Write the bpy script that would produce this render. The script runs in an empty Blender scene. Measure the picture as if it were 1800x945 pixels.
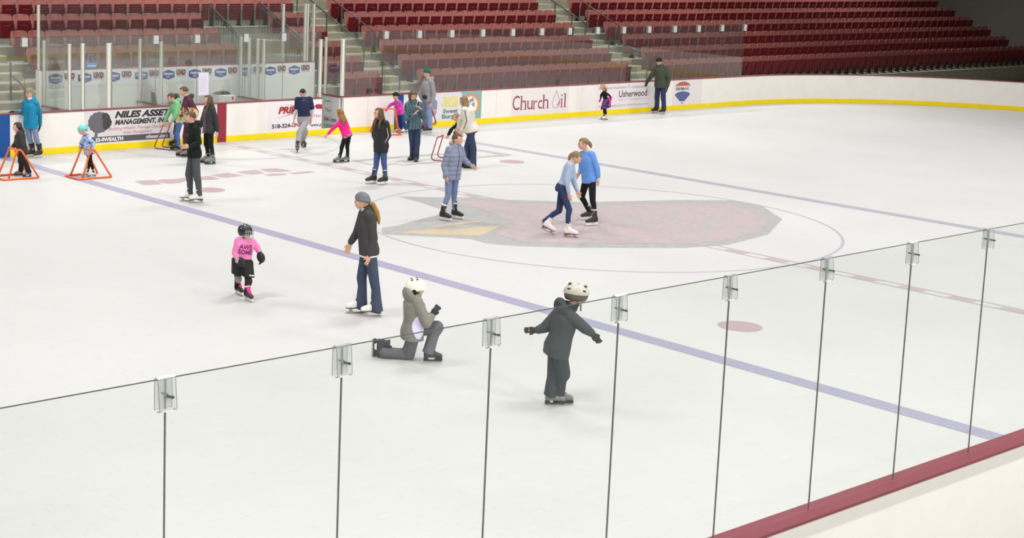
import bpy, math, random
import numpy as np
from mathutils import Vector, Matrix
from mathutils.bvhtree import BVHTree
random.seed(7); rng = np.random.default_rng(7)
SC = bpy.context.scene
COL = SC.collection
V3 = lambda *a: np.array(a if len(a) > 1 else a[0], float)
def nrm(v):
    v = np.asarray(v, float); n = np.linalg.norm(v)
    return v / n if n > 1e-9 else v
UP = V3(0, 0, 1)

# ---------------------------------------------------------------- materials
MATS = {}
def lin(c):
    return tuple((x / 12.92 if x <= .04045 else ((x + .055) / 1.055) ** 2.4) for x in (v / 255 for v in c))
def mat(name, rgb, rough=.6, spec=.4, metal=0, noise=0, nscale=30, bump=0, bscale=60, stretch=None, sheen=0):
    """rgb in 0..255 display values of the thing's own colour"""
    if name in MATS: return MATS[name]
    m = bpy.data.materials.new(name); m.use_nodes = True
    nt = m.node_tree; b = nt.nodes['Principled BSDF']
    c = lin(rgb)
    b.inputs['Base Color'].default_value = (*c, 1); b.inputs['Roughness'].default_value = rough
    b.inputs['Specular IOR Level'].default_value = spec; b.inputs['Metallic'].default_value = metal
    if sheen: b.inputs['Sheen Weight'].default_value = sheen
    if noise or bump:
        tc = nt.nodes.new('ShaderNodeTexCoord'); src = tc.outputs['Object']
        if stretch:
            mp = nt.nodes.new('ShaderNodeMapping'); mp.inputs['Scale'].default_value = stretch
            nt.links.new(src, mp.inputs['Vector']); src = mp.outputs['Vector']
    if noise:
        n = nt.nodes.new('ShaderNodeTexNoise'); n.inputs['Scale'].default_value = nscale; n.inputs['Detail'].default_value = 4
        nt.links.new(src, n.inputs['Vector'])
        r = nt.nodes.new('ShaderNodeValToRGB')
        lo = tuple(max(0, x * (1 - noise)) for x in c); hi = tuple(min(1, x * (1 + noise)) for x in c)
        r.color_ramp.elements[0].position = .3; r.color_ramp.elements[1].position = .7
        r.color_ramp.elements[0].color = (*lo, 1); r.color_ramp.elements[1].color = (*hi, 1)
        nt.links.new(n.outputs['Fac'], r.inputs['Fac']); nt.links.new(r.outputs['Color'], b.inputs['Base Color'])
    if bump:
        n2 = nt.nodes.new('ShaderNodeTexNoise'); n2.inputs['Scale'].default_value = bscale; n2.inputs['Detail'].default_value = 3
        nt.links.new(src, n2.inputs['Vector'])
        bp = nt.nodes.new('ShaderNodeBump'); bp.inputs['Strength'].default_value = bump; bp.inputs['Distance'].default_value = .02
        nt.links.new(n2.outputs['Fac'], bp.inputs['Height']); nt.links.new(bp.outputs['Normal'], b.inputs['Normal'])
    MATS[name] = m
    return m
def ramp_mat(name, cols, kind='NOISE', scale=8, rough=.75, spec=.2, detail=2, distort=0, rot=None):
    """several flat colours laid out by a procedural pattern; cols = [(pos, rgb)...]"""
    if name in MATS: return MATS[name]
    m = bpy.data.materials.new(name); m.use_nodes = True
    nt = m.node_tree; b = nt.nodes['Principled BSDF']; b.inputs['Roughness'].default_value = rough; b.inputs['Specular IOR Level'].default_value = spec
    tc = nt.nodes.new('ShaderNodeTexCoord')
    mp = nt.nodes.new('ShaderNodeMapping'); nt.links.new(tc.outputs['Object'], mp.inputs['Vector'])
    if rot: mp.inputs['Rotation'].default_value = rot
    if kind == 'NOISE':
        n = nt.nodes.new('ShaderNodeTexNoise'); n.inputs['Detail'].default_value = detail; n.inputs['Distortion'].default_value = distort; out = 'Fac'
    elif kind == 'VORONOI':
        n = nt.nodes.new('ShaderNodeTexVoronoi'); out = 'Color'
    else:
        n = nt.nodes.new('ShaderNodeTexWave'); n.bands_direction = kind; n.inputs['Distortion'].default_value = distort; out = 'Fac'
    n.inputs['Scale'].default_value = scale
    nt.links.new(mp.outputs['Vector'], n.inputs['Vector'])
    r = nt.nodes.new('ShaderNodeValToRGB'); r.color_ramp.interpolation = 'CONSTANT'
    e = r.color_ramp.elements
    e[0].position = cols[0][0]; e[0].color = (*lin(cols[0][1]), 1)
    e[1].position = cols[1][0]; e[1].color = (*lin(cols[1][1]), 1)
    for pos, c in cols[2:]:
        x = e.new(pos); x.color = (*lin(c), 1)
    nt.links.new(n.outputs[out], r.inputs['Fac']); nt.links.new(r.outputs['Color'], b.inputs['Base Color'])
    MATS[name] = m
    return m
def plaid_mat(name, base, line, line2, s=14):
    if name in MATS: return MATS[name]
    m = bpy.data.materials.new(name); m.use_nodes = True
    nt = m.node_tree; b = nt.nodes['Principled BSDF']; b.inputs['Roughness'].default_value = .8; b.inputs['Specular IOR Level'].default_value = .2
    tc = nt.nodes.new('ShaderNodeTexCoord')
    prev = None
    for i, (d, sc, c, th) in enumerate((('Z', s, line, .78), ('X', s * .8, line, .78), ('Z', s * .5, line2, .86), ('X', s * .45, line2, .86))):
        w = nt.nodes.new('ShaderNodeTexWave'); w.bands_direction = d; w.inputs['Scale'].default_value = sc; w.inputs['Distortion'].default_value = .4
        nt.links.new(tc.outputs['Object'], w.inputs['Vector'])
        g = nt.nodes.new('ShaderNodeMath'); g.operation = 'GREATER_THAN'; g.inputs[1].default_value = th
        nt.links.new(w.outputs['Fac'], g.inputs[0])
        mu = nt.nodes.new('ShaderNodeMath'); mu.operation = 'MULTIPLY'; mu.inputs[1].default_value = .7
        nt.links.new(g.outputs[0], mu.inputs[0])
        mx = nt.nodes.new('ShaderNodeMix'); mx.data_type = 'RGBA'
        mx.inputs['B'].default_value = (*lin(c), 1)
        if prev is None: mx.inputs['A'].default_value = (*lin(base), 1)
        else: nt.links.new(prev, mx.inputs['A'])
        nt.links.new(mu.outputs[0], mx.inputs['Factor'])
        prev = mx.outputs['Result']
    nt.links.new(prev, b.inputs['Base Color'])
    MATS[name] = m
    return m
def glass_mat(name, tint, refl=1.0, rough=.0, haze=0.0):
    if name in MATS: return MATS[name]
    m = bpy.data.materials.new(name); m.use_nodes = True
    nt = m.node_tree; nt.nodes.clear()
    out = nt.nodes.new('ShaderNodeOutputMaterial')
    tr = nt.nodes.new('ShaderNodeBsdfTransparent'); tr.inputs['Color'].default_value = (*tint, 1)
    gl = nt.nodes.new('ShaderNodeBsdfGlossy'); gl.inputs['Roughness'].default_value = rough; gl.inputs['Color'].default_value = (1, 1, 1, 1)
    lw = nt.nodes.new('ShaderNodeLayerWeight'); lw.inputs['Blend'].default_value = .5
    pw = nt.nodes.new('ShaderNodeMath'); pw.operation = 'POWER'; pw.inputs[1].default_value = 4
    nt.links.new(lw.outputs['Facing'], pw.inputs[0])
    ma = nt.nodes.new('ShaderNodeMath'); ma.operation = 'MULTIPLY_ADD'; ma.inputs[1].default_value = .75 * refl; ma.inputs[2].default_value = .042 * refl
    nt.links.new(pw.outputs[0], ma.inputs[0])
    mx = nt.nodes.new('ShaderNodeMixShader')
    nt.links.new(ma.outputs[0], mx.inputs['Fac']); nt.links.new(tr.outputs[0], mx.inputs[1]); nt.links.new(gl.outputs[0], mx.inputs[2])
    last = mx.outputs[0]
    if haze:
        df = nt.nodes.new('ShaderNodeBsdfDiffuse'); df.inputs['Color'].default_value = (.75, .78, .77, 1)
        m2 = nt.nodes.new('ShaderNodeMixShader'); m2.inputs['Fac'].default_value = haze
        nt.links.new(last, m2.inputs[1]); nt.links.new(df.outputs[0], m2.inputs[2]); last = m2.outputs[0]
    nt.links.new(last, out.inputs['Surface'])
    MATS[name] = m
    return m
def paint_mat(name, rgb, keep=.75, scale=5, alt=None):
    """paint lying under a layer of scuffed ice: flat colour broken by long pale skate scratches"""
    if name in MATS: return MATS[name]
    m = bpy.data.materials.new(name); m.use_nodes = True
    nt = m.node_tree; b = nt.nodes['Principled BSDF']; b.inputs['Roughness'].default_value = .35; b.inputs['Specular IOR Level'].default_value = .3
    tc = nt.nodes.new('ShaderNodeTexCoord'); mp = nt.nodes.new('ShaderNodeMapping'); mp.inputs['Scale'].default_value = (1.2, 5, 1); mp.inputs['Rotation'].default_value = (0, 0, .5)
    nt.links.new(tc.outputs['Object'], mp.inputs['Vector'])
    n = nt.nodes.new('ShaderNodeTexNoise'); n.inputs['Scale'].default_value = scale; n.inputs['Detail'].default_value = 6; n.inputs['Roughness'].default_value = .7
    nt.links.new(mp.outputs['Vector'], n.inputs['Vector'])
    r = nt.nodes.new('ShaderNodeMapRange'); r.inputs['From Min'].default_value = .40; r.inputs['From Max'].default_value = .66
    r.inputs['To Min'].default_value = 0; r.inputs['To Max'].default_value = 1 - keep
    nt.links.new(n.outputs['Fac'], r.inputs['Value'])
    mx = nt.nodes.new('ShaderNodeMix'); mx.data_type = 'RGBA'; mx.inputs['A'].default_value = (*lin(rgb), 1); mx.inputs['B'].default_value = (*lin((200, 199, 197)), 1)
    if alt:
        n2 = nt.nodes.new('ShaderNodeTexNoise'); n2.inputs['Scale'].default_value = 1.6; n2.inputs['Detail'].default_value = 5; nt.links.new(tc.outputs['Object'], n2.inputs['Vector'])
        r2 = nt.nodes.new('ShaderNodeMapRange'); r2.inputs['From Min'].default_value = .42; r2.inputs['From Max'].default_value = .6; nt.links.new(n2.outputs['Fac'], r2.inputs['Value'])
        m2 = nt.nodes.new('ShaderNodeMix'); m2.data_type = 'RGBA'; m2.inputs['A'].default_value = (*lin(rgb), 1); m2.inputs['B'].default_value = (*lin(alt), 1)
        nt.links.new(r2.outputs['Result'], m2.inputs['Factor']); nt.links.new(m2.outputs['Result'], mx.inputs['A'])
    nt.links.new(r.outputs['Result'], mx.inputs['Factor']); nt.links.new(mx.outputs['Result'], b.inputs['Base Color'])
    MATS[name] = m
    return m

# ---------------------------------------------------------------- mesh building
WM = {}   # world matrix of every object that has children (names are unique)
class MB:
    def __init__(s): s.v = []; s.f = []
    def add(s, vs, fs):
        o = len(s.v); s.v.extend([tuple(map(float, x)) for x in vs]); s.f.extend([tuple(i + o for i in f) for f in fs]); return s
    def box(s, c, size, rot=None):
        h = V3(size) / 2
        P = np.array([(x, y, z) for x in (-1, 1) for y in (-1, 1) for z in (-1, 1)]) * h
        if rot is not None: P = P @ np.asarray(rot).T
        return s.add(P + V3(c), [(0, 1, 3, 2), (4, 6, 7, 5), (0, 4, 5, 1), (2, 3, 7, 6), (0, 2, 6, 4), (1, 5, 7, 3)])
    def bx(s, x0, x1, y0, y1, z0, z1): return s.box(((x0 + x1) / 2, (y0 + y1) / 2, (z0 + z1) / 2), (x1 - x0, y1 - y0, z1 - z0))
    def rings(s, R, cap=True):
        n = len(R[0]); vs = np.concatenate(R); fs = []
        for i in range(len(R) - 1):
            for k in range(n):
                a = i * n + k; b = i * n + (k + 1) % n
                fs.append((a, b, b + n, a + n))
        if cap:
            fs.append(tuple(range(n - 1, -1, -1))); fs.append(tuple((len(R) - 1) * n + k for k in range(n)))
        return s.add(vs, fs)
    def loft(s, secs, n=20, cap=True, e=2.0):
        """secs: (centre, half-width vector, half-depth vector)"""
        t = np.arange(n) * 2 * np.pi / n
        c, q = np.cos(t), np.sin(t)
        c = np.sign(c) * np.abs(c) ** (2 / e); q = np.sign(q) * np.abs(q) ** (2 / e)
        return s.rings([V3(C)[None] + c[:, None] * V3(A)[None] + q[:, None] * V3(B)[None] for C, A, B in secs], cap)
    def cone(s, p0, r0, p1, r1, n=14):
        """tapered capsule with round ends"""
        p0 = V3(p0); p1 = V3(p1); d = p1 - p0; L = np.linalg.norm(d); d = d / L if L > 1e-6 else UP
        a = nrm(np.cross(d, V3(1, 0, 0) if abs(d[0]) < .8 else V3(0, 1, 0))); b = np.cross(d, a)
        S = []
        for k in (-88, -60, -30): 
            w = math.radians(k); S.append((p0 + d * math.sin(w) * r0, a * math.cos(w) * r0, b * math.cos(w) * r0))
        for k in (0, .5, 1): S.append((p0 + d * L * k, a * (r0 + (r1 - r0) * k), b * (r0 + (r1 - r0) * k)))
        for k in (30, 60, 88):
            w = math.radians(k); S.append((p1 + d * math.sin(w) * r1, a * math.cos(w) * r1, b * math.cos(w) * r1))
        return s.loft(S, n)
    def tube(s, pts, r, n=10, closed=False):
        P = [V3(p) for p in pts]; m = len(P); S = []; pa = None
        for i in range(m):
            a = P[(i - 1) % m] if (closed or i > 0) else P[i]; b = P[(i + 1) % m] if (closed or i < m - 1) else P[i]
            d = nrm(b - a)
            if pa is None: x = nrm(np.cross(d, UP if abs(d[2]) < .9 else V3(1, 0, 0)))
            else: x = nrm(pa - d * (pa @ d))
            pa = x
            rr = r if np.isscalar(r) else r[i]
            S.append((P[i], x * rr, np.cross(d, x) * rr))
        if closed:
            t = np.arange(n) * 2 * np.pi / n
            R = [C[None] + np.cos(t)[:, None] * A[None] + np.sin(t)[:, None] * B[None] for C, A, B in S]
            vs = np.concatenate(R); fs = []
            for i in range(m):
                for k in range(n):
                    j = (i + 1) % m
                    fs.append((i * n + k, i * n + (k + 1) % n, j * n + (k + 1) % n, j * n + k))
            return s.add(vs, fs)
        return s.loft(S, n)
    def ell(s, c, A, B, Cc, nu=18, nv=12):
        """ellipsoid with three half-axis vectors (Cc = up)"""
        c = V3(c); A = V3(A); B = V3(B); Cc = V3(Cc)
        S = []
        for i in range(nv + 1):
            w = -math.pi / 2 + math.pi * i / nv
            k = max(math.cos(w), .02)
            S.append((c + Cc * math.sin(w), A * k, B * k))
        return s.loft(S, nu)
    def sph(s, c, r, nu=14, nv=10): return s.ell(c, (r, 0, 0), (0, r, 0), (0, 0, r), nu, nv)
    def prism(s, poly, O, X, Y, N, th):
        """flat outline poly (in X,Y from O) extruded from 0 to th along N"""
        O = V3(O); X = V3(X); Y = V3(Y); N = V3(N); n = len(poly)
        a = [O + X * x + Y * y for x, y in poly]
        vs = a + [q + N * th for q in a]
        fs = [tuple(range(n - 1, -1, -1)), tuple(range(n, 2 * n))] + [(i, (i + 1) % n, (i + 1) % n + n, i + n) for i in range(n)]
        return s.add(vs, fs)
    def build(s, name, m, parent=None, smooth=False, bevel=0, loc=None):
        me = bpy.data.meshes.new(name)
        P = np.array(s.v) if s.v else np.zeros((0, 3))
        if parent is not None:
            iv = np.array(WM[parent.name].inverted()); P = P @ iv[:3, :3].T + iv[:3, 3]
        elif loc is not None: P = P - V3(loc)
        me.from_pydata(P.tolist(), [], s.f); 
        return obj_from(me, name, m, parent, smooth, bevel, loc)
def obj_from(me, name, m, parent=None, smooth=False, bevel=0, loc=None):
    me.name = name
    if m is not None: me.materials.clear(); me.materials.append(m)
    if smooth: me.polygons.foreach_set('use_smooth', [True] * len(me.polygons))
    me.update()
    o = bpy.data.objects.new(name, me); COL.objects.link(o)
    if parent is not None:
        o.parent = parent; WM[o.name] = WM[parent.name].copy()
    else:
        if loc is not None: o.location = loc
        WM[o.name] = Matrix.Translation(loc if loc is not None else (0, 0, 0))
    if bevel:
        b = o.modifiers.new('bevel', 'BEVEL'); b.width = bevel; b.segments = 2; b.limit_method = 'ANGLE'
    return o
def tag(o, label=None, cat=None, group=None, kind=None):
    if label: o['label'] = label
    if cat: o['category'] = cat
    if group: o['group'] = group
    if kind: o['kind'] = kind
    return o
def empty(name, loc, rz=0, label=None, cat=None, group=None):
    o = bpy.data.objects.new(name, None); COL.objects.link(o)
    o.location = loc; o.rotation_euler = (0, 0, rz); o.empty_display_size = .1
    WM[o.name] = Matrix.Translation(Vector([float(x) for x in loc])) @ Matrix.Rotation(rz, 4, 'Z')
    return tag(o, label, cat, group)
def copy_tree(o, parent=None):
    c = o.copy(); COL.objects.link(c)
    if parent is not None: c.parent = parent
    for ch in list(o.children): copy_tree(ch, c)
    return c
def fused(mb, voxel, smooth=4, fac=.5):
    """one continuous skin over all the overlapping pieces of mb"""
    me = bpy.data.meshes.new('tmp'); me.from_pydata(mb.v, [], mb.f); me.update()
    o = bpy.data.objects.new('tmp', me); COL.objects.link(o)
    r = o.modifiers.new('r', 'REMESH'); r.mode = 'VOXEL'; r.voxel_size = voxel
    if smooth:
        s = o.modifiers.new('s', 'SMOOTH'); s.factor = fac; s.iterations = smooth
    dg = bpy.context.evaluated_depsgraph_get()
    out = bpy.data.meshes.new_from_object(o.evaluated_get(dg))
    bpy.data.objects.remove(o); bpy.data.meshes.remove(me)
    return out
def build_fused(mb, voxel, name, m, parent, smooth=4, fac=.5):
    me = fused(mb, voxel, smooth, fac)
    n = len(me.vertices); co = np.empty(n * 3); me.vertices.foreach_get('co', co)
    bvh = BVHTree.FromPolygons([Vector(x) for x in co.reshape(-1, 3)], [tuple(p.vertices) for p in me.polygons]) if name in ('jacket', 'sweater', 'shirt', 'hoodie') else None
    if parent is not None: me.transform(WM[parent.name].inverted())
    o = obj_from(me, name, m, parent, True)
    return o, bvh
FONT = {}
def text_mesh(txt, h, width=None, shear=0, bold=0, spacing=1.0, align='LEFT', res=3):
    """flat letters as points and faces in a unit frame; cap height h metres, squeezed to width when given"""
    cu = bpy.data.curves.new('t', 'FONT'); cu.body = txt; cu.size = h / .70; cu.shear = shear; cu.offset = bold; cu.space_character = spacing
    cu.align_x = align; cu.resolution_u = res; cu.fill_mode = 'FRONT'
    o = bpy.data.objects.new('t', cu); COL.objects.link(o)
    dg = bpy.context.evaluated_depsgraph_get()
    me = bpy.data.meshes.new_from_object(o.evaluated_get(dg))
    P = np.array([v.co[:] for v in me.vertices]); Fs = [tuple(p.vertices) for p in me.polygons]
    bpy.data.objects.remove(o); bpy.data.curves.remove(cu); bpy.data.meshes.remove(me)
    if len(P) and width:
        x0, x1 = P[:, 0].min(), P[:, 0].max(); P[:, 0] = (P[:, 0] - x0) * width / (x1 - x0)
    return P, Fs
def put_text(mb, txt, O, X, Y, N, h, width=None, **k):
    P, Fs = text_mesh(txt, h, width, **k)
    if len(P): mb.add(V3(O)[None] + P[:, :1] * V3(X)[None] + P[:, 1:2] * V3(Y)[None] + V3(N)[None] * .001, Fs)
    return mb
ORD = ['first', 'second', 'third', 'fourth', 'fifth', 'sixth', 'seventh', 'eighth', 'ninth', 'tenth', 'eleventh', 'twelfth', 'thirteenth', 'fourteenth',
       'fifteenth', 'sixteenth', 'seventeenth', 'eighteenth', 'nineteenth', 'twentieth', 'twenty-first', 'twenty-second', 'twenty-third', 'twenty-fourth',
       'twenty-fifth', 'twenty-sixth', 'twenty-seventh', 'twenty-eighth', 'twenty-ninth', 'thirtieth']
LAMP_W, STAND_W, FILL_W, EXPO = 405, 520, 480, 0.0
# outlines of the painted ice markings, metres on the ice
GREY= [(-1.47, 4.21), (-1.19, 3.93), (-0.07, 3.23), (0.32, 2.68), (1.09, 2.04), (1.66, 1.61), (3.63, 0.82), (4.57, 0.21), (4.51, -0.56), (3.54, -1.75), (1.88, -2.63), (0.37, -2.87), (-0.6, -2.63), (-2.33, -1.56), (-3.08, -0.94), (-3.36, -0.53), (-3.34, -0.07), (-3.8, 0.46), (-4.24, 0.9), (-4.44, 1.11), (-4.06, 1.59), (-3.62, 1.63), (-2.89, 1.89), (-2.16, 2.11), (-1.81, 2.27), (-1.72, 2.59), (-1.55, 3.34)]
PINK= [(-0.71, 3.14), (-0.05, 2.73), (0.01, 2.38), (0.76, 1.72), (1.34, 1.31), (3.22, 0.49), (4.03, -0.13), (3.81, -0.94), (3.12, -1.72), (1.88, -2.37), (0.59, -2.57), (-0.28, -2.36), (-2.0, -1.34), (-2.74, -0.72), (-2.59, 0.12), (-1.59, 0.59), (-1.22, 1.35), (-1.03, 2.12)]
OR1= [(-4.08, 1.05), (-3.63, 1.08), (-2.91, 0.82), (-1.9, 0.63), (-2.97, 0.06), (-3.68, 0.6)]
OR2= [(-3.25, 1.22), (-2.51, 1.26), (-1.94, 1.24), (-1.93, 1.09), (-2.59, 1.1), (-3.12, 1.14)]
LETTERS= [[(-5.23, 8.54), (-4.91, 8.54), (-4.78, 8.44), (-4.82, 8.32), (-4.92, 7.89), (-5.12, 7.92), (-5.34, 7.98)], [(-4.83, 8.32), (-4.61, 8.46), (-4.43, 8.44), (-4.36, 8.32), (-4.29, 8.0), (-4.47, 7.87), (-4.71, 7.86), (-4.82, 8.02)], [(-4.35, 8.34), (-4.01, 8.44), (-3.88, 8.38), (-3.92, 8.11), (-4.07, 7.95), (-4.26, 8.05)], [(-3.78, 8.4), (-3.42, 8.38), (-3.39, 7.93), (-3.69, 7.9), (-3.9, 7.99)], [(-3.32, 8.46), (-2.76, 8.61), (-2.71, 8.22), (-2.68, 8.07), (-3.22, 7.97), (-3.28, 8.17)], [(-2.51, 8.62), (-1.95, 8.64), (-2.07, 8.12), (-2.44, 8.1), (-2.54, 8.25)], [(-1.84, 8.68), (-1.38, 8.65), (-1.3, 8.1), (-1.64, 8.13), (-1.91, 8.25)], [(-2.21, 7.95), (-1.92, 8.0), (-1.66, 7.86), (-1.76, 7.71), (-2.21, 7.71)], [(-1.57, 7.92), (-1.36, 7.86), (-0.98, 7.91), (-0.93, 7.69), (-1.33, 7.69), (-1.55, 7.68)]]
OUTL= [[(0.97, 8.8), (1.7, 8.84), (2.86, 8.82), (3.93, 8.73), (4.31, 8.72), (4.13, 8.51), (3.7, 8.48), (2.63, 8.55), (1.47, 8.56), (1.02, 8.51)], [(0.97, 8.8), (1.07, 8.73), (1.0, 7.99), (0.91, 7.93)], [(1.3, 7.88), (1.64, 7.91), (1.67, 7.68), (2.41, 7.66), (3.16, 7.74), (2.97, 7.54), (2.28, 7.52), (1.57, 7.57), (1.55, 7.8), (1.26, 7.79)], [(5.16, 8.82), (5.31, 8.8), (5.32, 7.64), (5.17, 7.57), (4.05, 7.63), (4.23, 7.82), (4.99, 7.83), (5.05, 8.57), (4.97, 8.61)]]
# ---------------------------------------------------------------- shared surfaces
YB = 13.08
m_ice = None
def ice_mat():
    m = bpy.data.materials.new('ice'); m.use_nodes = True
    nt = m.node_tree; b = nt.nodes['Principled BSDF']; b.inputs['Roughness'].default_value = .42; b.inputs['Specular IOR Level'].default_value = .28
    tc = nt.nodes.new('ShaderNodeTexCoord')
    def noise(scale, sc, rotz, detail, rough):
        mp = nt.nodes.new('ShaderNodeMapping'); mp.inputs['Scale'].default_value = sc; mp.inputs['Rotation'].default_value = (0, 0, rotz)
        nt.links.new(tc.outputs['Object'], mp.inputs['Vector'])
        n = nt.nodes.new('ShaderNodeTexNoise'); n.inputs['Scale'].default_value = scale; n.inputs['Detail'].default_value = detail; n.inputs['Roughness'].default_value = rough
        nt.links.new(mp.outputs['Vector'], n.inputs['Vector']); return n
    a = noise(.35, (1, 1, 1), .3, 3, .5); c = noise(3.0, (1, 5, 1), .55, 6, .75); d = noise(5, (4, .8, 1), -.2, 5, .7)
    r = nt.nodes.new('ShaderNodeMix'); r.data_type = 'RGBA'; r.inputs['A'].default_value = (*lin((192, 191, 189)), 1); r.inputs['B'].default_value = (*lin((207, 206, 204)), 1)
    nt.links.new(a.outputs['Fac'], r.inputs['Factor'])
    last = r.outputs['Result']
    for n, lo, hi, amt, col in ((c, .55, .8, .55, (216, 216, 216)), (d, .58, .8, .5, (172, 172, 173))):
        k = nt.nodes.new('ShaderNodeMapRange'); k.inputs['From Min'].default_value = lo; k.inputs['From Max'].default_value = hi; k.inputs['To Max'].default_value = amt * 1.25
        nt.links.new(n.outputs['Fac'], k.inputs['Value'])
        x = nt.nodes.new('ShaderNodeMix'); x.data_type = 'RGBA'; x.inputs['B'].default_value = (*lin(col), 1)
        nt.links.new(k.outputs['Result'], x.inputs['Factor']); nt.links.new(last, x.inputs['A']); last = x.outputs['Result']
    nt.links.new(last, b.inputs['Base Color'])
    return m
m_ice = ice_mat()
m_board = mat('board_white', (243, 238, 232), .38, .4, noise=.02, nscale=3)
m_cap = mat('cap_maroon', (132, 66, 74), .45, .4)
m_kick = mat('kick_yellow', (250, 222, 4), .4, .4, noise=.03, nscale=6)
m_conc = mat('concrete', (154, 150, 132), .85, .2, noise=.10, nscale=6)
m_conc2 = mat('concrete_grey', (135, 137, 128), .85, .2, noise=.08, nscale=5)
m_alu = mat('post_aluminium', (226, 224, 212), .4, .5)
m_glass = glass_mat('shield_glass', (.915, .935, .925), 1.35, 0, .02)
m_glass_near = glass_mat('shield_glass_near', (.975, .988, .98), .5, 0, .008)
m_edge_n = mat('glass_edge_near', (92, 96, 90), .35, .4)
m_edge = mat('glass_edge', (120, 128, 120), .3, .5)
m_seal = mat('joint_seal', (112, 114, 106), .5)
m_dark = mat('dark_metal', (48, 52, 50), .5, .5)
m_rail = mat('rail_paint', (74, 76, 74), .45, .5)
m_black = mat('black_plastic', (28, 28, 30), .5, .4)
m_bolt = mat('bolt_steel', (70, 70, 66), .4, .6)
m_white = mat('white_plastic', (238, 236, 230), .4, .4)
XX = V3(1, 0, 0); YY = V3(0, 1, 0)

# ---------------------------------------------------------------- ice sheet and its painted markings
HX, RC = 30.5, 8.5
def rink_outline(off=0, n=14):
    pts = []
    for cx, cy, a0 in ((HX - RC, YB - RC, 90), (HX - RC, -YB + RC, 0), (-HX + RC, -YB + RC, -90), (-HX + RC, YB - RC, -180)):
        for i in range(n + 1):
            a = math.radians(a0 - 90 * i / n); pts.append((cx + (RC + off) * math.cos(a), cy + (RC + off) * math.sin(a)))
    return pts
mb = MB(); o = rink_outline(.05); mb.add([(x, y, 0) for x, y in o[::-1]], [tuple(range(len(o)))])
ice = tag(mb.build('floor', m_ice), kind='structure')
mb = MB(); mb.bx(-42, 48, -36, 32, -.06, -.02); tag(mb.build('floor_concrete', m_conc2), kind='structure')
def flat(name, m, polys, z=.002):
    mb = MB()
    for n_, p in enumerate(polys):
        a = sum(p[i][0] * p[(i + 1) % len(p)][1] - p[(i + 1) % len(p)][0] * p[i][1] for i in range(len(p)))
        mb.add([(x, y, z + .0003 * (n_ % 4)) for x, y in (p if a > 0 else p[::-1])], [tuple(range(len(p)))])
    return mb.build(name, m, ice)
def band(cx, cy, r, w, a0=0, a1=360, n=96):
    A = np.radians(np.linspace(a0, a1, n + 1)); mb = MB()
    vs = [(cx + q * math.cos(a), cy + q * math.sin(a), .002) for a in A for q in (r - w / 2, r + w / 2)]
    return mb.add(vs, [(2 * i, 2 * i + 1, 2 * i + 3, 2 * i + 2) for i in range(n)])
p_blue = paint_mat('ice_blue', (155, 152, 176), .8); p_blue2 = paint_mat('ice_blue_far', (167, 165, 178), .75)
p_red = paint_mat('ice_red', (183, 167, 170), .75); p_pink = paint_mat('ice_pink', (176, 152, 155), .75)
p_grey = paint_mat('ice_grey', (163, 163, 161), .45, 4); p_logo = paint_mat('ice_logo_pink', (186, 163, 167), .5, 4, (172, 164, 164)); p_or = paint_mat('ice_orange', (201, 184, 153), .8, 3)
p_line = paint_mat('ice_thin_blue', (176, 174, 189), .8); p_gl = paint_mat('ice_thin_grey', (181, 180, 178), .8)
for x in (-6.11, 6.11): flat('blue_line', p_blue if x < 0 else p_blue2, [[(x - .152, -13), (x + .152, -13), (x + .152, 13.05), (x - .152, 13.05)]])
flat('centre_line', p_red, [[(-.15, -13), (-.1, -13), (-.1, 13.05), (-.15, 13.05)], [(.1, -13), (.15, -13), (.15, 13.05), (.1, 13.05)]] +
     [[(-.1, y), (.1, y), (.1, y + .42), (-.1, y + .42)] for y in np.arange(-12.9, 12.6, .85)], .0022)
band(0, 0, 4.57, .055).build('centre_circle', p_line, ice)
band(0, YB, 3.13, .05, 180, 360).build('referee_crease', p_gl, ice)
for x in (-4.43, 4.43):
    for y in (-6.77, 6.77):
        flat('faceoff_spot', p_pink, [[(x + .31 * math.cos(a), y + .31 * math.sin(a)) for a in np.linspace(0, 6.28, 33)[:-1]]])
flat('crest_outline', p_grey, [GREY], .001); flat('crest_body', p_logo, [PINK], .0026); flat('crest_beak', p_or, [OR1, OR2], .003)
flat('ice_lettering', p_pink, LETTERS, .0016); flat('ice_outline_sign', p_grey, OUTL, .0016)

# ---------------------------------------------------------------- dasher boards
def wall_run(name, path, z0, z1, off0, off1, m, parent=None, closed=False):
    """vertical strip following a plan path, thickness from off0 to off1 on the left-hand normal side"""
    P = [V3(x, y, 0) for x, y in path]; R = []
    for i, q in enumerate(P):
        d = nrm(P[min(i + 1, len(P) - 1)] - P[max(i - 1, 0)]); nn = V3(-d[1], d[0], 0)
        R.append(np.array([q + nn * off0 + UP * z0, q + nn * off1 + UP * z0, q + nn * off1 + UP * z1, q + nn * off0 + UP * z1]))
    return MB().rings(R).build(name, m, parent)
arc = rink_outline(0)
GX0, GX1 = 3.34, 4.1
far_a = [(-22, YB), (GX0, YB)]; far_b = [(GX1, YB), (22, YB)]
end_path = [p for p in arc[:30]]
near_path = [(22, -YB), (-22, -YB)]
w_far = tag(wall_run('wall_far', far_a, 0, 1.0, 0, .1, m_board), kind='structure')
wall_run('board_face', far_b, 0, 1.0, 0, .1, m_board, w_far)
wall_run('board_sill', [(GX0, YB), (GX1, YB)], 0, .16, 0, .1, m_board, w_far)
wall_run('kick_plate', [(-22, YB), (22, YB)], 0.003, .155, -.014, 0, m_kick, w_far)
for pth in (far_a, far_b): wall_run('cap_rail', pth, 1.0, 1.024, -.012, .2, m_cap, w_far)
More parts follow.
